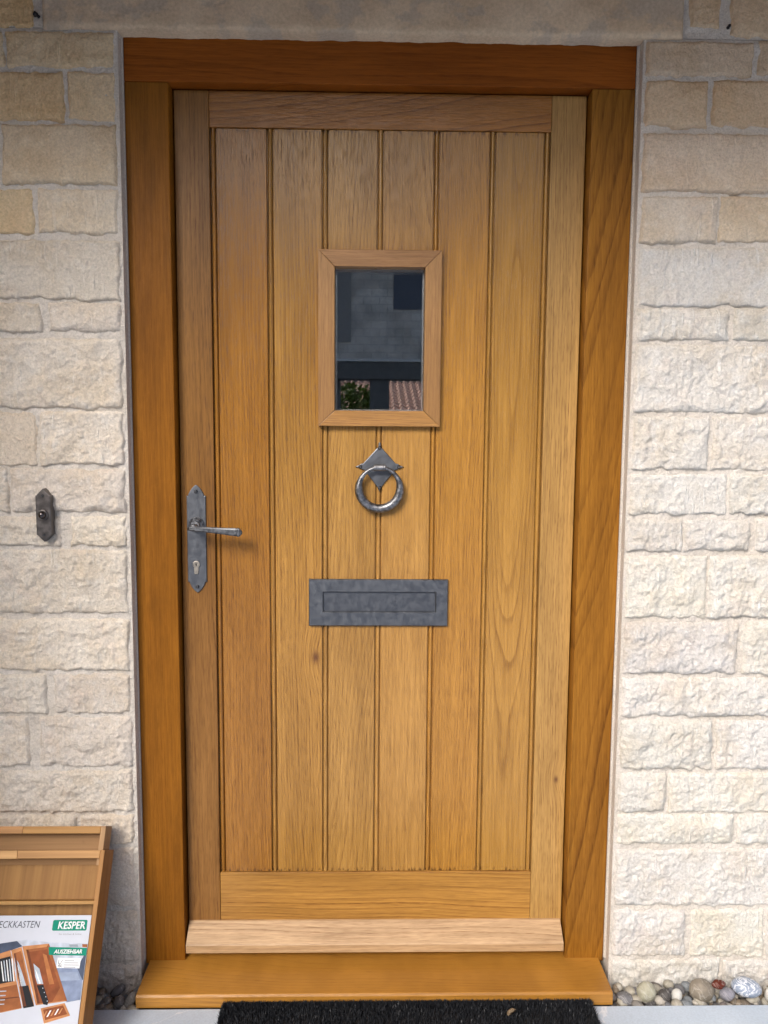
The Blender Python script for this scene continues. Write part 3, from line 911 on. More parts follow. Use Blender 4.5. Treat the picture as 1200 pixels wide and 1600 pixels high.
TONES = [(0.50, 0.49, 0.47), (0.62, 0.60, 0.55), (0.68, 0.66, 0.62), (0.42, 0.42, 0.43), (0.33, 0.32, 0.32), (0.50, 0.45, 0.38), (0.45, 0.42, 0.40), (0.66, 0.64, 0.60), (0.40, 0.36, 0.31), (0.48, 0.50, 0.52)]
gr = bmesh.new()
lay = gr.loops.layers.color.new('tone')
rg = random.Random(5)
cnt = 0
for x0, x1, n_ in ((0.535, 1.15, 330), (-0.80, -0.536, 150), (-1.2, -0.80, 40), (1.15, 1.6, 50)):
    for i in range(n_):
        x, y = rg.uniform(x0, x1), rg.uniform(-0.112, -0.040)
        r = rg.choice((0.006, 0.008, 0.009, 0.011, 0.013))
        lvl = rg.choice((-0.066, -0.058, -0.050, -0.044))
        pebble_into(gr, (x, y, lvl + r * 0.3), (r * rg.uniform(0.9, 1.5), r * rg.uniform(0.8, 1.2), r * rg.uniform(0.6, 0.9)), rg.uniform(0, 6.28), rg.uniform(-0.6, 0.6), i + x, rg.choice(TONES), lay, 2)
tag(put('gravel', gr, M['pebble']), 'small mixed grey pebbles filling the strip along the wall foot', 'gravel', None, 'stuff')
BIG = [  # x, z, half sizes, tone, rough, label
    (0.612, -0.024, (0.0205, 0.018, 0.024), (0.62, 0.61, 0.54), 0.10, 'round cream pebble nearest the right end of the sill'),
    (0.654, -0.032, (0.0155, 0.014, 0.0145), (0.27, 0.26, 0.255), 0.14, 'dark grey round pebble between cream and white pebbles'),
    (0.681, -0.033, (0.0115, 0.011, 0.0165), (0.78, 0.78, 0.76), 0.06, 'small upright white oval pebble right of the sill'),
    (0.737, -0.021, (0.0265, 0.021, 0.0245), (0.50, 0.47, 0.42), 0.12, 'largest beige-grey pebble against the right wall'),
    (0.775, -0.006, (0.0150, 0.010, 0.0095), (0.36, 0.13, 0.055), 0.25, 'rust-red angular pebble on top of the right pebble strip'),
    (0.796, -0.030, (0.0165, 0.014, 0.0140), (0.50, 0.50, 0.54), 0.10, 'pale lilac-grey pebble below the rust-red one'),
    (0.839, -0.014, (0.0320, 0.022, 0.0205), None, 0.10, 'blue-grey pebble with white veins right of the rust-red one'),
    (0.896, -0.034, (0.0130, 0.012, 0.0180), (0.76, 0.75, 0.72), 0.08, 'white pebble at the right edge beside the veined pebble'),
    (0.566, -0.040, (0.0220, 0.016, 0.0120), (0.44, 0.44, 0.45), 0.22, 'flat grey pebble touching the right end of the sill'),
]
for k, (x, z, s, t, rr_, lab) in enumerate(BIG):
    b = bmesh.new()
    l_ = b.loops.layers.color.new('tone')
    pebble_into(b, (x, -0.0855, z), s, 0.2 * math.sin(k * 2), 0.25 * math.sin(k * 3.1 + 1), k * 1.9 + 2, t or (0.3, 0.3, 0.4), l_, 4, rr_)
    tag(put('pebble', b, M['veined'] if t is None else M['pebble']), lab, 'pebble', 'large pebbles beside the sill')
LEFTP = [(-0.548, -0.034, (0.011, 0.009, 0.021), 'long pale grey pebble standing beside the left end of the sill', (0.50, 0.49, 0.47)), (-0.574, -0.040, (0.012, 0.012, 0.017), 'grey oval pebble left of the sill, next to the tray', (0.40, 0.39, 0.385))]
for k, (x, z, s, lab, t) in enumerate(LEFTP):
    b = bmesh.new()
    l_ = b.loops.layers.color.new('tone')
    pebble_into(b, (x, -0.088, z), s, 0.4, 0.55, k * 4.7 + 1, t, l_, 4, 0.12)
    tag(put('pebble', b, M['pebble']), lab, 'pebble', 'large pebbles beside the sill')

# doormat: rubber back with thousands of short black bristles
MX0, MX1, MY0, MY1 = -0.335, 0.473, -0.62, -0.1185
mat_o = empty('doormat', (0.07, -0.37, GZ), 'black bristle doormat lying against the oak sill', 'doormat')
put('backing', box_bm(MX0, MX1, MY0, MY1, GZ + 0.0005, GZ + 0.006, 0.001), flat('black_rubber', (0.012, 0.012, 0.014), 0.8), mat_o)
br = bmesh.new()
rg = random.Random(3)
for i in range(26000):
    x = rg.uniform(MX0, MX1)
    y = MY1 - (rg.random() ** 2.6) * (MY1 - MY0)
    if i % 9 == 0: y = MY1 - rg.uniform(0, 0.004)
    if i % 23 == 0: x = rg.choice((MX0, MX1)) + rg.uniform(-0.002, 0.002); y = rg.uniform(-0.25, MY1)
    a = rg.uniform(0, 6.283)
    w = rg.uniform(0.0008, 0.0014)
    h = rg.uniform(0.012, 0.0155)
    lx, ly = rg.gauss(0, 0.0018), rg.gauss(-0.0005, 0.0018)
    ca, sa = math.cos(a) * w, math.sin(a) * w
    z0 = GZ + 0.005
    v = [br.verts.new(q) for q in ((x - ca, y - sa, z0), (x + ca, y + sa, z0), (x + ca * 0.8 + lx * 0.6, y + sa * 0.8 + ly * 0.6, z0 + h * 0.65), (x - ca * 0.8 + lx * 0.6, y - sa * 0.8 + ly * 0.6, z0 + h * 0.65), (x + lx * 1.5, y + ly * 1.5, z0 + h))]
    br.faces.new(v[:4])
    br.faces.new((v[3], v[2], v[4]))
bn = N('black_bristle')
bo = put('bristles', br, bn.done(bn.mix(n_f := bn.noise(bn.coord(), 300.0, 2), (0.010, 0.011, 0.013), (0.035, 0.038, 0.045)), 0.45, 0, None, 0.4), mat_o)
bo['kind'] = 'stuff'
# curled dry leaf scrap on the mat
cb = bmesh.new()
prev = None
for i in range(9):
    t = i / 8
    c = Vector((0.282 + 0.017 * t, -0.168 + 0.012 * t, -0.0085 + 0.003 * math.sin(t * 3)))
    ring = [cb.verts.new(c + Vector((0.0036 * math.cos(a) * (0.5 + math.sin(math.pi * (t * 0.8 + 0.1)) * 0.7), -0.002 * math.cos(a), 0.0042 * math.sin(a) * (0.5 + math.sin(math.pi * (t * 0.8 + 0.1)) * 0.7)))) for a in [0.3 + 5.2 * j / 9 for j in range(10)]]
    if prev:
        for j in range(9): cb.faces.new((prev[j], prev[j + 1], ring[j + 1], ring[j]))
    prev = ring
bmesh.ops.solidify(cb, geom=list(cb.faces), thickness=0.0005)
tag(put('dry_leaf', cb, flat('dry_leaf', (0.36, 0.27, 0.17), 0.7, 0, 0.25, 200), None, smooth=True), 'small curled tan leaf scrap lying on the black doormat', 'leaf')

# ------------------------------------------------------------------ cutlery tray leaning on the wall
LEAN = R(28.5)
tray = empty('cutlery_tray', (-0.585, -0.2405, GZ + 0.0004), 'bamboo cutlery tray with printed card leaning on the left wall', 'cutlery tray', rot=(-LEAN, 0, 0))


def bamboo(name, tint, axis='x', seed=0.0):
    n = N(name)
    s = n.sep(n.coord())
    px, py, pz = (s[2], s[1], s[0]) if axis == 'x' else (s[0], s[1], s[2])
    sv = seed * 5.7
    st = n.noise(n.comb(n.math('MULTIPLY_ADD', px, 130.0, sv), n.math('MULTIPLY', py, 130.0), n.math('MULTIPLY', pz, 4.0)), 1.0, 3)
    strip = n.noise(n.comb(n.math('MULTIPLY_ADD', px, 28.0, sv), py, n.math('MULTIPLY', pz, 0.6)), 1.0, 1)
    k = n.math('MULTIPLY', n.map(st, 0.25, 0.75, 0.86, 1.1), n.map(strip, 0.3, 0.7, 0.86, 1.12))
    c = n.mix(1.0, tint, n.comb(k, n.math('POWER', k, 1.15), n.math('POWER', k, 1.3)), 'MULTIPLY')
    b = n.noise(n.comb(n.math('MULTIPLY_ADD', px, 18.0, sv), py, n.math('MULTIPLY', pz, 18.0)), 1.0, 4, 0.6)
    c = n.mix(n.math('MULTIPLY', n.map(b, 0.62, 0.74), 0.35), c, (tint[0] * 0.45, tint[1] * 0.38, tint[2] * 0.35))
    return n.done(c, 0.5, 0.0, None, 0.2)


bt = (0.42, 0.235, 0.075)
put('side_board', box_bm(-0.0095, 0.0, -0.065, 0.0, 0.0, 0.382, 0.0008), bamboo('bamboo_side', (0.31, 0.150, 0.045), 'z', 1), tray)
put('side_board', box_bm(-0.430, -0.4205, -0.065, 0.0, 0.0, 0.382, 0.0008), bamboo('bamboo_side_far', bt, 'z', 2), tray)
put('rail', box_bm(-0.1850, -0.0098, -0.0648, -0.0545, 0.3660, 0.3815, 0.0008), bamboo('bamboo_rail', (0.43, 0.235, 0.090), 'x', 3), tray)
put('rail', box_bm(-0.4202, -0.1854, -0.0648, -0.0545, 0.3655, 0.3815, 0.0008), bamboo('bamboo_rail_pale', (0.50, 0.29, 0.12), 'x', 4), tray)
put('rail', box_bm(-0.4202, -0.0098, -0.0648, -0.0020, 0.0, 0.0120, 0.0008), bamboo('bamboo_rail_foot', bt, 'x', 5), tray)
put('base_board', box_bm(-0.4202, -0.0098, -0.0090, -0.0020, 0.0125, 0.3640), bamboo('bamboo_base', (0.31, 0.160, 0.046), 'z', 6), tray)
for z in (0.2770, 0.150):
    put('divider', box_bm(-0.4202, -0.0098, -0.0545, -0.0092, z, z + 0.007, 0.0006), bamboo('bamboo_divider', bt, 'x', 7), tray)
put('extension_side', box_bm(-0.0185, -0.0075, -0.0530, -0.0100, 0.352, 0.430, 0.0008), bamboo('bamboo_ext_side', (0.38, 0.23, 0.11), 'z', 8), tray)
put('extension_rail', box_bm(-0.1865, -0.0188, -0.0528, -0.0100, 0.4150, 0.4298, 0.0008), bamboo('bamboo_ext_rail', (0.42, 0.225, 0.07), 'x', 9), tray)
put('extension_rail', box_bm(-0.4100, -0.1869, -0.0528, -0.0100, 0.4150, 0.4300, 0.0008), bamboo('bamboo_ext_rail_pale', (0.44, 0.23, 0.09), 'x', 10), tray)
put('extension_base', box_bm(-0.4100, -0.0188, -0.0160, -0.0100, 0.352, 0.4148), bamboo('bamboo_ext_base', (0.28, 0.150, 0.055), 'x', 11), tray)


def card(name, c, rough=0.35, grain=0.02):
    m = flat(name, c, 0.55, 0, grain, 45)
    m.node_tree.nodes['Principled BSDF'].inputs['Specular IOR Level'].default_value = 0.15
    return m


CY = -0.0605
cb_ = put('card', box_bm(-0.4195, -0.0117, CY, CY + 0.0009, 0.0125, 0.2573), card('white_card', (0.54, 0.575, 0.65)), tray)
LV = [0]


def printed(name, pts, mat, lvl):
    b = prism_bm([(-u, v) for u, v in pts], CY - 0.0001 - lvl * 0.00012, CY - 0.00002)
    return put(name, b, mat, cb_)


def lettering(txt, size, u_right, v_base, mat, lvl, shear=0.0, bold=0.0, sx=1.0, align='RIGHT', name='lettering', space=1.0):
    cu = bpy.data.curves.new('lettering', 'FONT')
    cu.body = txt
    cu.size = size
    cu.shear = shear
    cu.offset = bold
    cu.align_x = align
    cu.space_character = space
    cu.resolution_u = 3
    ob = bpy.data.objects.new('tmp_text', cu)
    COL.objects.link(ob)
    dg = bpy.context.evaluated_depsgraph_get()
    me = bpy.data.meshes.new_from_object(ob.evaluated_get(dg))
    bpy.data.objects.remove(ob)
    b = bmesh.new()
    b.from_mesh(me)
    bpy.data.meshes.remove(me)
    y = CY - 0.0001 - lvl * 0.00012
    for v in b.verts: v.co = Vector((-u_right + v.co.x * sx, y, v_base + v.co.y))
    ex = bmesh.ops.extrude_face_region(b, geom=list(b.faces))
    for g_ in ex['geom']:
        if isinstance(g_, bmesh.types.BMVert): g_.co.y = y - 0.00008
    return put(name, b, mat, cb_)


INK = card('ink_dark', (0.045, 0.05, 0.065))
GREEN = card('print_green', (0.0, 0.22, 0.145))
WHITE = card('print_white', (0.80, 0.82, 0.84))
WOODL = card('print_wood_light', (0.47, 0.21, 0.085), 0.35, 0.28)
WOODM = card('print_wood_mid', (0.29, 0.10, 0.034), 0.35, 0.28)
WOODR = card('print_wood_red', (0.23, 0.065, 0.022), 0.35, 0.28)
STEEL = card('print_steel', (0.42, 0.48, 0.56), 0.35, 0.28)
BLUE = card('print_blue', (0.20, 0.25, 0.37), 0.35, 0.28)
NAVY = card('print_navy', (0.06, 0.08, 0.13), 0.35, 0.28)
PALE = card('print_pale_blue', (0.46, 0.51, 0.60), 0.35, 0.28)
DARK = card('print_black', (0.012, 0.014, 0.018))
# photograph printed on the card
printed('picture', [(0.4190, 0.19), (0.1919, 0.2061), (0.1393, 0.2130), (0.0898, 0.2079), (0.0122, 0.2052), (0.0122, 0.106), (0.0927, 0.0974), (0.1689, 0.0843), (0.4190, 0.06)], PALE, 0)
printed('picture_detail', [(0.0715, 0.1617), (0.0274, 0.1615), (0.0136, 0.1404), (0.0124, 0.106), (0.0394, 0.1016)], BLUE, 1)
printed('picture_detail', [(0.0274, 0.1615), (0.0170, 0.1840), (0.0124, 0.1840), (0.0124, 0.1404), (0.0136, 0.1404)], NAVY, 1)
printed('picture_detail', [(0.30, 0.150), (0.1919, 0.2061), (0.1577, 0.2107), (0.1452, 0.2011), (0.1668, 0.194), (0.1886, 0.1882), (0.30, 0.145)], NAVY, 1)
printed('picture_detail', [(0.33, 0.14), (0.1886, 0.1882), (0.1684, 0.1952), (0.1271, 0.0919), (0.1689, 0.0843), (0.33, 0.07)], WOODL, 1)
printed('picture_detail', [(0.32, 0.145), (0.1868, 0.1788), (0.1662, 0.1834), (0.1501, 0.1389), (0.1784, 0.1345), (0.32, 0.11)], DARK, 2)
for k in range(6):
    u = 0.184 - k * 0.0052
    printed('picture_detail', [(u, 0.174 + k * 0.0013), (u - 0.0018, 0.1745 + k * 0.0013), (u - 0.0135, 0.139), (u - 0.0110, 0.139)], WHITE if k % 2 == 0 else STEEL, 3)
printed('picture_detail', [(0.1780, 0.1321), (0.1459, 0.1377), (0.1361, 0.1124), (0.1736, 0.1092)], WOODM, 2)
printed('picture_detail', [(0.1780, 0.1321), (0.1459, 0.1377), (0.1435, 0.1335), (0.1770, 0.1275)], WOODL, 3)
printed('picture_detail', [(0.1732, 0.1070), (0.1345, 0.1113), (0.1273, 0.0931), (0.1691, 0.0854)], WOODM, 2)
for k in range(4):
    printed('picture_detail', [(0.177, 0.1225 - k * 0.0075), (0.163, 0.1228 - k * 0.0075), (0.163, 0.1211 - k * 0.0075), (0.177, 0.1205 - k * 0.0075)], STEEL, 4)
printed('picture_detail', [(0.1668, 0.194), (0.1464, 0.1999), (0.1032, 0.0974), (0.1247, 0.0931)], WOODL, 2)
printed('picture_detail', [(0.1604, 0.1881), (0.1464, 0.1927), (0.1060, 0.0985), (0.1230, 0.0950)], WOODM, 3)
printed('picture_detail', [(0.1548, 0.1798), (0.1470, 0.1710), (0.1388, 0.1574), (0.1248, 0.1307), (0.1378, 0.1296)], STEEL, 4)
printed('picture_detail', [(0.1378, 0.1296), (0.1210, 0.1318), (0.1028, 0.0952), (0.1232, 0.0919)], DARK, 4)
printed('picture_detail', [(0.1452, 0.2011), (0.0915, 0.2056), (0.0385, 0.1039), (0.0999, 0.0970)], WOODL, 4)
printed('picture_detail', [(0.1361, 0.1951), (0.0952, 0.1996), (0.0439, 0.1050), (0.0970, 0.0997)], WOODR, 5)
printed('picture_detail', [(0.1361, 0.1951), (0.0952, 0.1996), (0.0930, 0.1955), (0.1335, 0.1905)], WOODM, 6)
printed('picture_detail', [(0.1170, 0.1702), (0.1034, 0.1607), (0.0909, 0.1339), (0.1028, 0.1340), (0.1097, 0.1479)], STEEL, 6)
printed('picture_detail', [(0.1038, 0.1317), (0.0907, 0.1328), (0.0754, 0.1041), (0.0769, 0.0973), (0.0850, 0.0985)], DARK, 6)
for k in range(4):
    u, v = 0.0915 - k * 0.0042, 0.1275 - k * 0.0075
    printed('picture_detail', [(u, v), (u - 0.0018, v), (u - 0.0018, v - 0.0016), (u, v - 0.0016)], STEEL, 7)
GLOW = card('print_wood_glow', (0.40, 0.15, 0.05), 0.35, 0.3)
DEEP = card('print_wood_deep', (0.13, 0.04, 0.018), 0.35, 0.3)
printed('picture_detail', [(0.1361, 0.1951), (0.1300, 0.1935), (0.0925, 0.1010), (0.0970, 0.0997)], DEEP, 6)
printed('picture_detail', [(0.1010, 0.1880), (0.0930, 0.1850), (0.0690, 0.1340), (0.0790, 0.1330), (0.0900, 0.1600)], GLOW, 6)
printed('picture_detail', [(0.0560, 0.1270), (0.0500, 0.1160), (0.0440, 0.1052), (0.0680, 0.1028)], WOODM, 6)
printed('picture_detail', [(0.0952, 0.1996), (0.0915, 0.2056), (0.0385, 0.1039), (0.0439, 0.1050)], WOODM, 6)
printed('picture_detail', [(0.1120, 0.1600), (0.1085, 0.1560), (0.0960, 0.1345), (0.0990, 0.1343)], WHITE, 8)
printed('picture_detail', [(0.1500, 0.1700), (0.1470, 0.1650), (0.1330, 0.1302), (0.1352, 0.1300)], WHITE, 5)
printed('picture_detail', [(0.1604, 0.1881), (0.1570, 0.1890), (0.1185, 0.0960), (0.1230, 0.0950)], DEEP, 5)
printed('picture_detail', [(0.1736, 0.1092), (0.1361, 0.1124), (0.1358, 0.1105), (0.1733, 0.1070)], DEEP, 4)
printed('picture_detail', [(0.0700, 0.1540), (0.0260, 0.1545), (0.0180, 0.1400), (0.0620, 0.1390)], card('print_blue_light', (0.27, 0.33, 0.45), 0.35, 0.2), 2)
printed('picture_detail', [(0.0500, 0.2040), (0.0330, 0.2040), (0.0300, 0.1990), (0.0480, 0.1992)], card('print_grey', (0.28, 0.31, 0.36), 0.35, 0.2), 2)
printed('picture_detail', [(0.0235, 0.2045), (0.0125, 0.2042), (0.0125, 0.1985), (0.0220, 0.1990)], WOODM, 2)
# white foot of the card with a small second picture
printed('picture_detail', [(0.0891, 0.0917), (0.0432, 0.1005), (0.0288, 0.0789), (0.0782, 0.0658)], WOODL, 8)
printed('picture_detail', [(0.0836, 0.0895), (0.0454, 0.0970), (0.0346, 0.0817), (0.0767, 0.0718)], WOODR, 9)
for k in range(5):
    u = 0.0775 - k * 0.0075
    printed('picture_detail', [(u, 0.0868 + k * 0.0012), (u - 0.0030, 0.0874 + k * 0.0012), (u + 0.0020, 0.0760 + k * 0.0016), (u + 0.0052, 0.0752 + k * 0.0016)], WHITE if k % 2 else WOODL, 10)
# maker's mark, banner and certificate label
def rrect(u0, u1, v0, v1, r, sk=0.0):
    pts = []
    for cx, cz, a0 in ((u0 - r, v0 + r, 180), (u1 + r, v0 + r, 270), (u1 + r, v1 - r, 0), (u0 - r, v1 - r, 90)):
        for a in range(0, 91, 15):
            # u grows to the left, so the angle is mirrored
            pts.append((cx - r * math.cos(R(a0 + a)), cz + r * math.sin(R(a0 + a))))
    return pts


printed('logo_panel', rrect(0.0895, 0.0185, 0.2290, 0.2488, 0.0030), GREEN, 1)
lettering('KESPER', 0.0190, 0.0225, 0.2325, WHITE, 2, 0.12, 0.0005, 0.92)
lettering('for kitchen & home', 0.0046, 0.0275, 0.2212, card('ink_grey', (0.25, 0.26, 0.28)), 1, 0, 0, 1.15, space=1.1)
lettering('BESTECKKASTEN', 0.0182, 0.1165, 0.2348, INK, 1, 0.16, -0.00012, 0.84)
printed('banner', [(0.0911, 0.1996), (0.0124, 0.1975), (0.0124, 0.1837), (0.0882, 0.1853)], GREEN, 8)
lettering('AUSZIEHBAR', 0.0102, 0.0215, 0.1878, WHITE, 9, 0.2, 0.00035, 0.96)
printed('certificate_label', [(0.0691, 0.1800), (0.0219, 0.1786), (0.0225, 0.1610), (0.0689, 0.1622)], WHITE, 8)
lettering('FSC', 0.0062, 0.0575, 0.1635, INK, 9, 0, 0.0001, 0.9)
# tree-and-tick mark above the letters
printed('certificate_mark', [(0.0660, 0.1718), (0.0650, 0.1712), (0.0632, 0.1690), (0.0585, 0.1770), (0.0578, 0.1765), (0.0632, 0.1675)], INK, 9)
printed('certificate_mark', rrect(0.0665, 0.0655, 0.1690, 0.1765, 0.0004), INK, 9)
for k in range(4):
    w = (0.020, 0.028, 0.030, 0.024)[k]
    printed('small_print', [(0.0545, 0.1757 - k * 0.0038), (0.0545 - w, 0.1753 - k * 0.0038), (0.0545 - w, 0.1737 - k * 0.0038), (0.0545, 0.1741 - k * 0.0038)], card('ink_small', (0.34, 0.36, 0.40)), 9)

# ------------------------------------------------------------------ porch canopy overhead and what the pane mirrors
OAKD = oak('oak_porch', (0.30, 0.17, 0.075), 'x', 0.3, 0.1, 0, 0, 90, 0.05, 0.5, 0.4, 51, rough=0.6)
OAKZ = oak('oak_shade_screen', (0.30, 0.17, 0.075), 'z', 0.3, 0.1, 0, 0, 90, 0.05, 0.5, 0.4, 52, rough=0.6)
CANZ, CAND = 2.34, 1.02
can = empty('porch_canopy', (0, -0.45, CANZ), 'dark oak boarded porch canopy over the door, above the picture', 'canopy')
for k in range(16):
    x0 = -2.32 + k * 0.29
    put('ceiling_board', box_bm(x0, x0 + 0.287, -CAND, -0.05, CANZ, CANZ + 0.025), OAKD, can)
put('fascia', box_bm(-2.35, 2.35, -CAND - 0.04, -CAND - 0.002, CANZ, CANZ + 0.16, 0.003), OAKD, can)
put('roof_sheet', box_bm(-2.35, 2.35, -CAND - 0.05, -0.046, CANZ + 0.17, CANZ + 0.20, 0.003), flat('lead_sheet', (0.16, 0.17, 0.18), 0.6), can)
for sx in (-2.2, 2.2):
    put('bracket', box_bm(sx - 0.05, sx + 0.05, -CAND, -0.05, CANZ - 0.12, CANZ - 0.002, 0.004), OAKD, can)

# unseen boarded screen, added on the left to shade that side of the wall
scr = empty('shade_screen', (-1.34, -0.6, GZ), 'unseen dark oak boarded screen added on the left to shade the wall', 'screen')
for k in range(6):
    y0 = -CAND + 0.10 + k * 0.131
    put('board', box_bm(-1.302, -1.28, y0, y0 + 0.128, GZ + 0.05, CANZ - 0.125, 0.002), OAKZ, scr)
for y in (-CAND, -0.145):
    put('post', box_bm(-1.38, -1.28, y, y + 0.098, GZ, CANZ - 0.123, 0.004), OAKZ, scr)

# open-fronted stone shed across the yard, mirrored in the pane
def block_mat():
    n = N('shaded_block_stone')
    s_ = n.sep(n.coord())
    bt_ = n.new('ShaderNodeTexBrick')
    n.link(n.comb(s_[0], s_[2], 0.0), bt_.inputs['Vector'])
    bt_.inputs['Color1'].default_value = (0.74, 0.70, 0.63, 1)
    bt_.inputs['Color2'].default_value = (0.62, 0.57, 0.51, 1)
    bt_.inputs['Mortar'].default_value = (0.54, 0.50, 0.46, 1)
    bt_.inputs['Scale'].default_value = 2.3
    bt_.inputs['Mortar Size'].default_value = 0.03
    bt_.inputs['Mortar Smooth'].default_value = 0.8
    f = n.noise(n.coord(), 4.0, 4)
    k_ = n.map(f, 0.3, 0.7, 0.75, 1.15)
    return n.done(n.mix(1.0, bt_.outputs['Color'], n.comb(k_, k_, k_), 'MULTIPLY'), 0.9)


M['block'] = block_mat()
SY = -9.0
shed = empty('cart_shed', (0, SY, -0.05), 'open-fronted stone shed across the yard, mirrored in the door pane', 'shed')
put('wall', box_bm(-4.5, 4.5, SY - 0.35, SY, 2.28, 3.75), M['block'], shed)
GREYW = flat('weathered_beam', (0.15, 0.15, 0.145), 0.8, 0, 0.3, 12)
put('beam', box_bm(-4.6, 4.6, SY - 0.30, SY + 0.04, 2.00, 2.235, 0.01), GREYW, shed)
put('drip_moulding', box_bm(-4.6, 4.6, SY - 0.02, SY + 0.07, 2.238, 2.276), flat('pale_paint', (0.7, 0.7, 0.68), 0.6), shed)
put('pier', box_bm(-0.02, 0.25, SY - 0.34, SY - 0.01, -0.074, 1.998, 0.01), GREYW, shed)
put('post', box_bm(-0.50, -0.43, SY - 0.2, SY - 0.12, -0.074, 1.998, 0.01), GREYW, shed)
put('pier', box_bm(-4.5, -3.9, SY - 0.34, SY - 0.01, -0.074, 1.998, 0.01), M['block'], shed)
put('pier', box_bm(3.9, 4.5, SY - 0.34, SY - 0.01, -0.074, 1.998, 0.01), M['block'], shed)
put('window', box_bm(0.30, 0.75, SY - 0.01, SY + 0.02, 2.95, 3.55), flat('dark_window', (0.11, 0.125, 0.16), 0.5), shed)
put('shutter', box_bm(-0.55, -0.28, SY - 0.01, SY + 0.03, 2.5, 3.45), flat('shutter_paint', (0.30, 0.29, 0.28), 0.6), shed)
put('roof', extr_x_bm([(SY + 0.25, 3.77), (SY - 2.2, 4.15), (SY - 2.2, 4.07), (SY + 0.25, 3.76)], -4.8, 4.8), flat('shed_roof', (0.30, 0.16, 0.11), 0.8), shed)


# low outbuilding with red pantiles, seen through the shed
def tile_mat():
    n = N('red_pantile')
    f = n.noise(n.coord(), 3.0, 4)
    g_ = n.noise(n.coord(), 12.0, 3)
    c = n.mix(n.map(f, 0.3, 0.7), (0.80, 0.50, 0.40), (0.74, 0.43, 0.34))
    return n.done(n.mix(n.math('MULTIPLY', n.map(g_, 0.5, 0.7), 0.4), c, (0.6, 0.36, 0.28)), 0.8)


barn = empty('tiled_outbuilding', (0, -21, -0.05), 'low outbuilding with red pantiled roof, mirrored in the door pane', 'outbuilding')
put('wall', box_bm(-5, 5, -29, -20.2, -0.074, 1.75), M['block'], barn)
tb_ = bmesh.new()
NXT, NR = 320, 10
for r_ in range(NR):
    y0, z0 = -20.0 - r_ * 0.46, 1.80 + r_ * 0.125
    y1, z1 = y0 - 0.49, z0 + 0.125
    lo, hi, un = [], [], []
    for i in range(NXT + 1):
        x = -4 + 8 * i / NXT
        w = 0.035 * math.sin(x * 2 * math.pi / 0.22) + 0.012 * math.sin(x * 4 * math.pi / 0.22)
        lo.append(tb_.verts.new((x, y0, z0 + w + 0.035)))
        hi.append(tb_.verts.new((x, y1, z1 + w)))
        un.append(tb_.verts.new((x, y0, z0 + w)))
    for i in range(NXT):
        tb_.faces.new((lo[i], lo[i + 1], hi[i + 1], hi[i]))
        tb_.faces.new((un[i], un[i + 1], lo[i + 1], lo[i]))
put('roof', tb_, tile_mat(), barn)
put('ridge', box_bm(-4, 4, -24.85, -24.55, 3.00, 3.16, 0.05), flat('pale_ridge', (0.62, 0.55, 0.48), 0.8), barn)


def leaf_bm(c, rad, n_, seed, size):
    b = bmesh.new()
    g_ = random.Random(seed)
    for i in range(n_):
        while True:
            q = Vector((g_.uniform(-1, 1), g_.uniform(-1, 1), g_.uniform(-1, 1)))
            if q.length < 1 and noise.noise(q * 2.3 + Vector((seed, 0, 0))) > -0.18: break
        p_ = Vector(c) + Vector((q.x * rad[0], q.y * rad[1], q.z * rad[2]))
        a = Vector((g_.gauss(0, 1), g_.gauss(0, 1), g_.gauss(0, 1))).normalized()
        t_ = a.orthogonal().normalized()
        s2 = size * g_.uniform(0.6, 1.3)
        vs2 = [b.verts.new(p_ + t_ * s2), b.verts.new(p_ + a.cross(t_) * s2 * 0.5), b.verts.new(p_ - t_ * s2), b.verts.new(p_ - a.cross(t_) * s2 * 0.5)]
        b.faces.new(vs2)
    return b


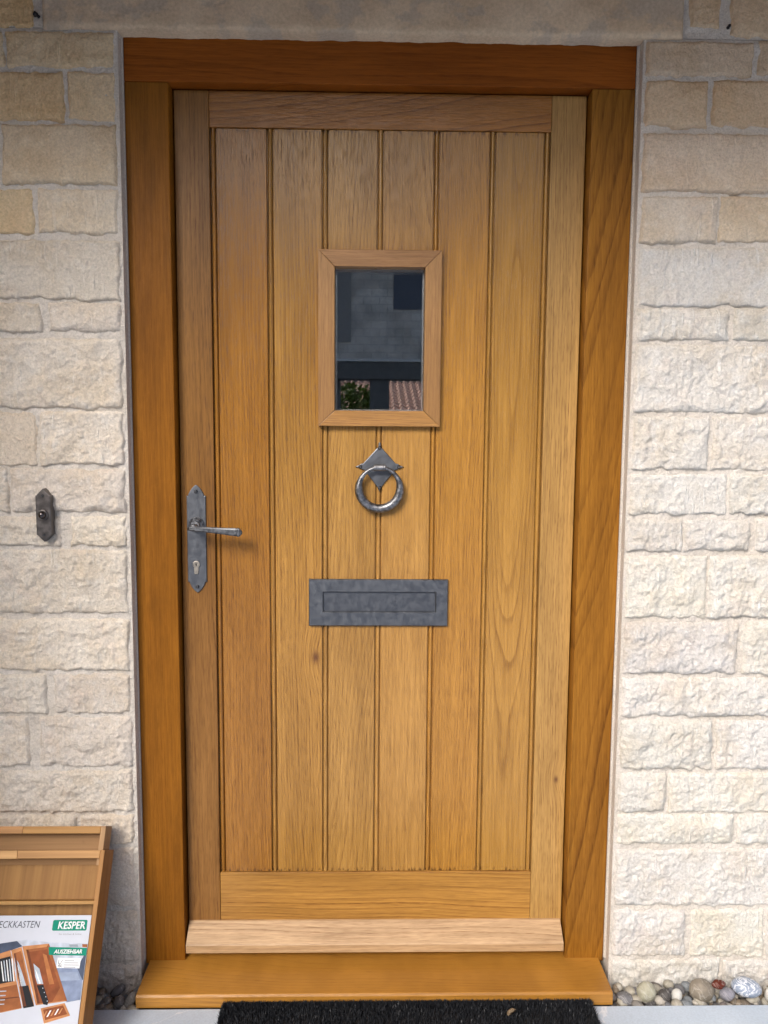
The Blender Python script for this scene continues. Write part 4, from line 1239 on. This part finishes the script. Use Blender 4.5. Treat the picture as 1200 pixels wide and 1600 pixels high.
LEAF = flat('leaf_green', (0.12, 0.18, 0.05), 0.6, 0, 0.35, 8)
BARK = flat('shrub_bark', (0.12, 0.09, 0.06), 0.9)
for x, y, h_, rad, lab in ((-0.38, -14.2, 1.35, (0.75, 0.6, 0.95), 'green shrub in the yard, mirrored left of the pier in the pane'), (0.95, -13.5, 0.95, (0.6, 0.5, 0.75), 'green shrub in the yard, mirrored at the pane lower right corner')):
    sh = empty('shrub', (x, y, -0.074), lab, 'shrub', 'shrubs mirrored in the pane')
    st = bmesh.new()
    for k in range(5):
        a = k * 1.3
        e1, e2 = Vector((x, y, -0.074)), Vector((x + 0.35 * math.cos(a), y + 0.3 * math.sin(a), h_))
        ri = []
        for p_, r_ in ((e1, 0.03), ((e1 + e2) / 2 + Vector((0.05, 0, 0)), 0.02), (e2, 0.008)):
            ri.append([st.verts.new(p_ + Vector((r_ * math.cos(t), r_ * math.sin(t), 0))) for t in (0, 1.05, 2.1, 3.14, 4.19, 5.24)])
        for A_, B_ in zip(ri, ri[1:]):
            for t in range(6): st.faces.new((A_[t], A_[(t + 1) % 6], B_[(t + 1) % 6], B_[t]))
    put('stem', st, BARK, sh)
    put('foliage', leaf_bm((x, y, h_), rad, 2600, x, 0.075), flat('shrub_green', (0.24, 0.33, 0.10), 0.6, 0, 0.35, 8), sh)

# unseen tall trees, added either side of the shed to narrow the sky
def sky_block_tree(x, y, h_, rx, seed, lab):
    t_ = empty('tree', (x, y, -0.074), lab, 'tree', 'unseen trees added to narrow the sky')
    b = bmesh.new()
    g_ = random.Random(seed)
    prev = None
    for k in range(7):
        z = -0.074 + h_ * 0.75 * k / 6
        r_ = 0.26 * (1 - k / 7.5)
        o_ = Vector((x + 0.12 * math.sin(k * 1.7 + seed), y + 0.1 * math.cos(k * 1.3), z))
        ring = [b.verts.new(o_ + Vector((r_ * math.cos(q), r_ * math.sin(q), 0))) for q in [i * math.pi / 4 for i in range(8)]]
        if prev:
            for i in range(8): b.faces.new((prev[i], prev[(i + 1) % 8], ring[(i + 1) % 8], ring[i]))
        prev = ring
    put('trunk', b, BARK, t_)
    put('crown', leaf_bm((x, y, h_ * 0.56), (rx, rx * 0.9, h_ * 0.46), 9000, seed, 0.24), LEAF, t_)


for k, (x, y, h_, rx) in enumerate(((-3.7, -12.5, 6.6, 2.2), (3.8, -12.8, 6.8, 2.3), (-8.6, -12, 7.2, 2.5), (8.8, -12, 7.0, 2.5))):
    sky_block_tree(x, y, h_, rx, 3 + k * 2, 'unseen dense tree added to block sky beyond the shed, %s' % ('left of the gap', 'right of the gap', 'far to the left', 'far to the right')[k])
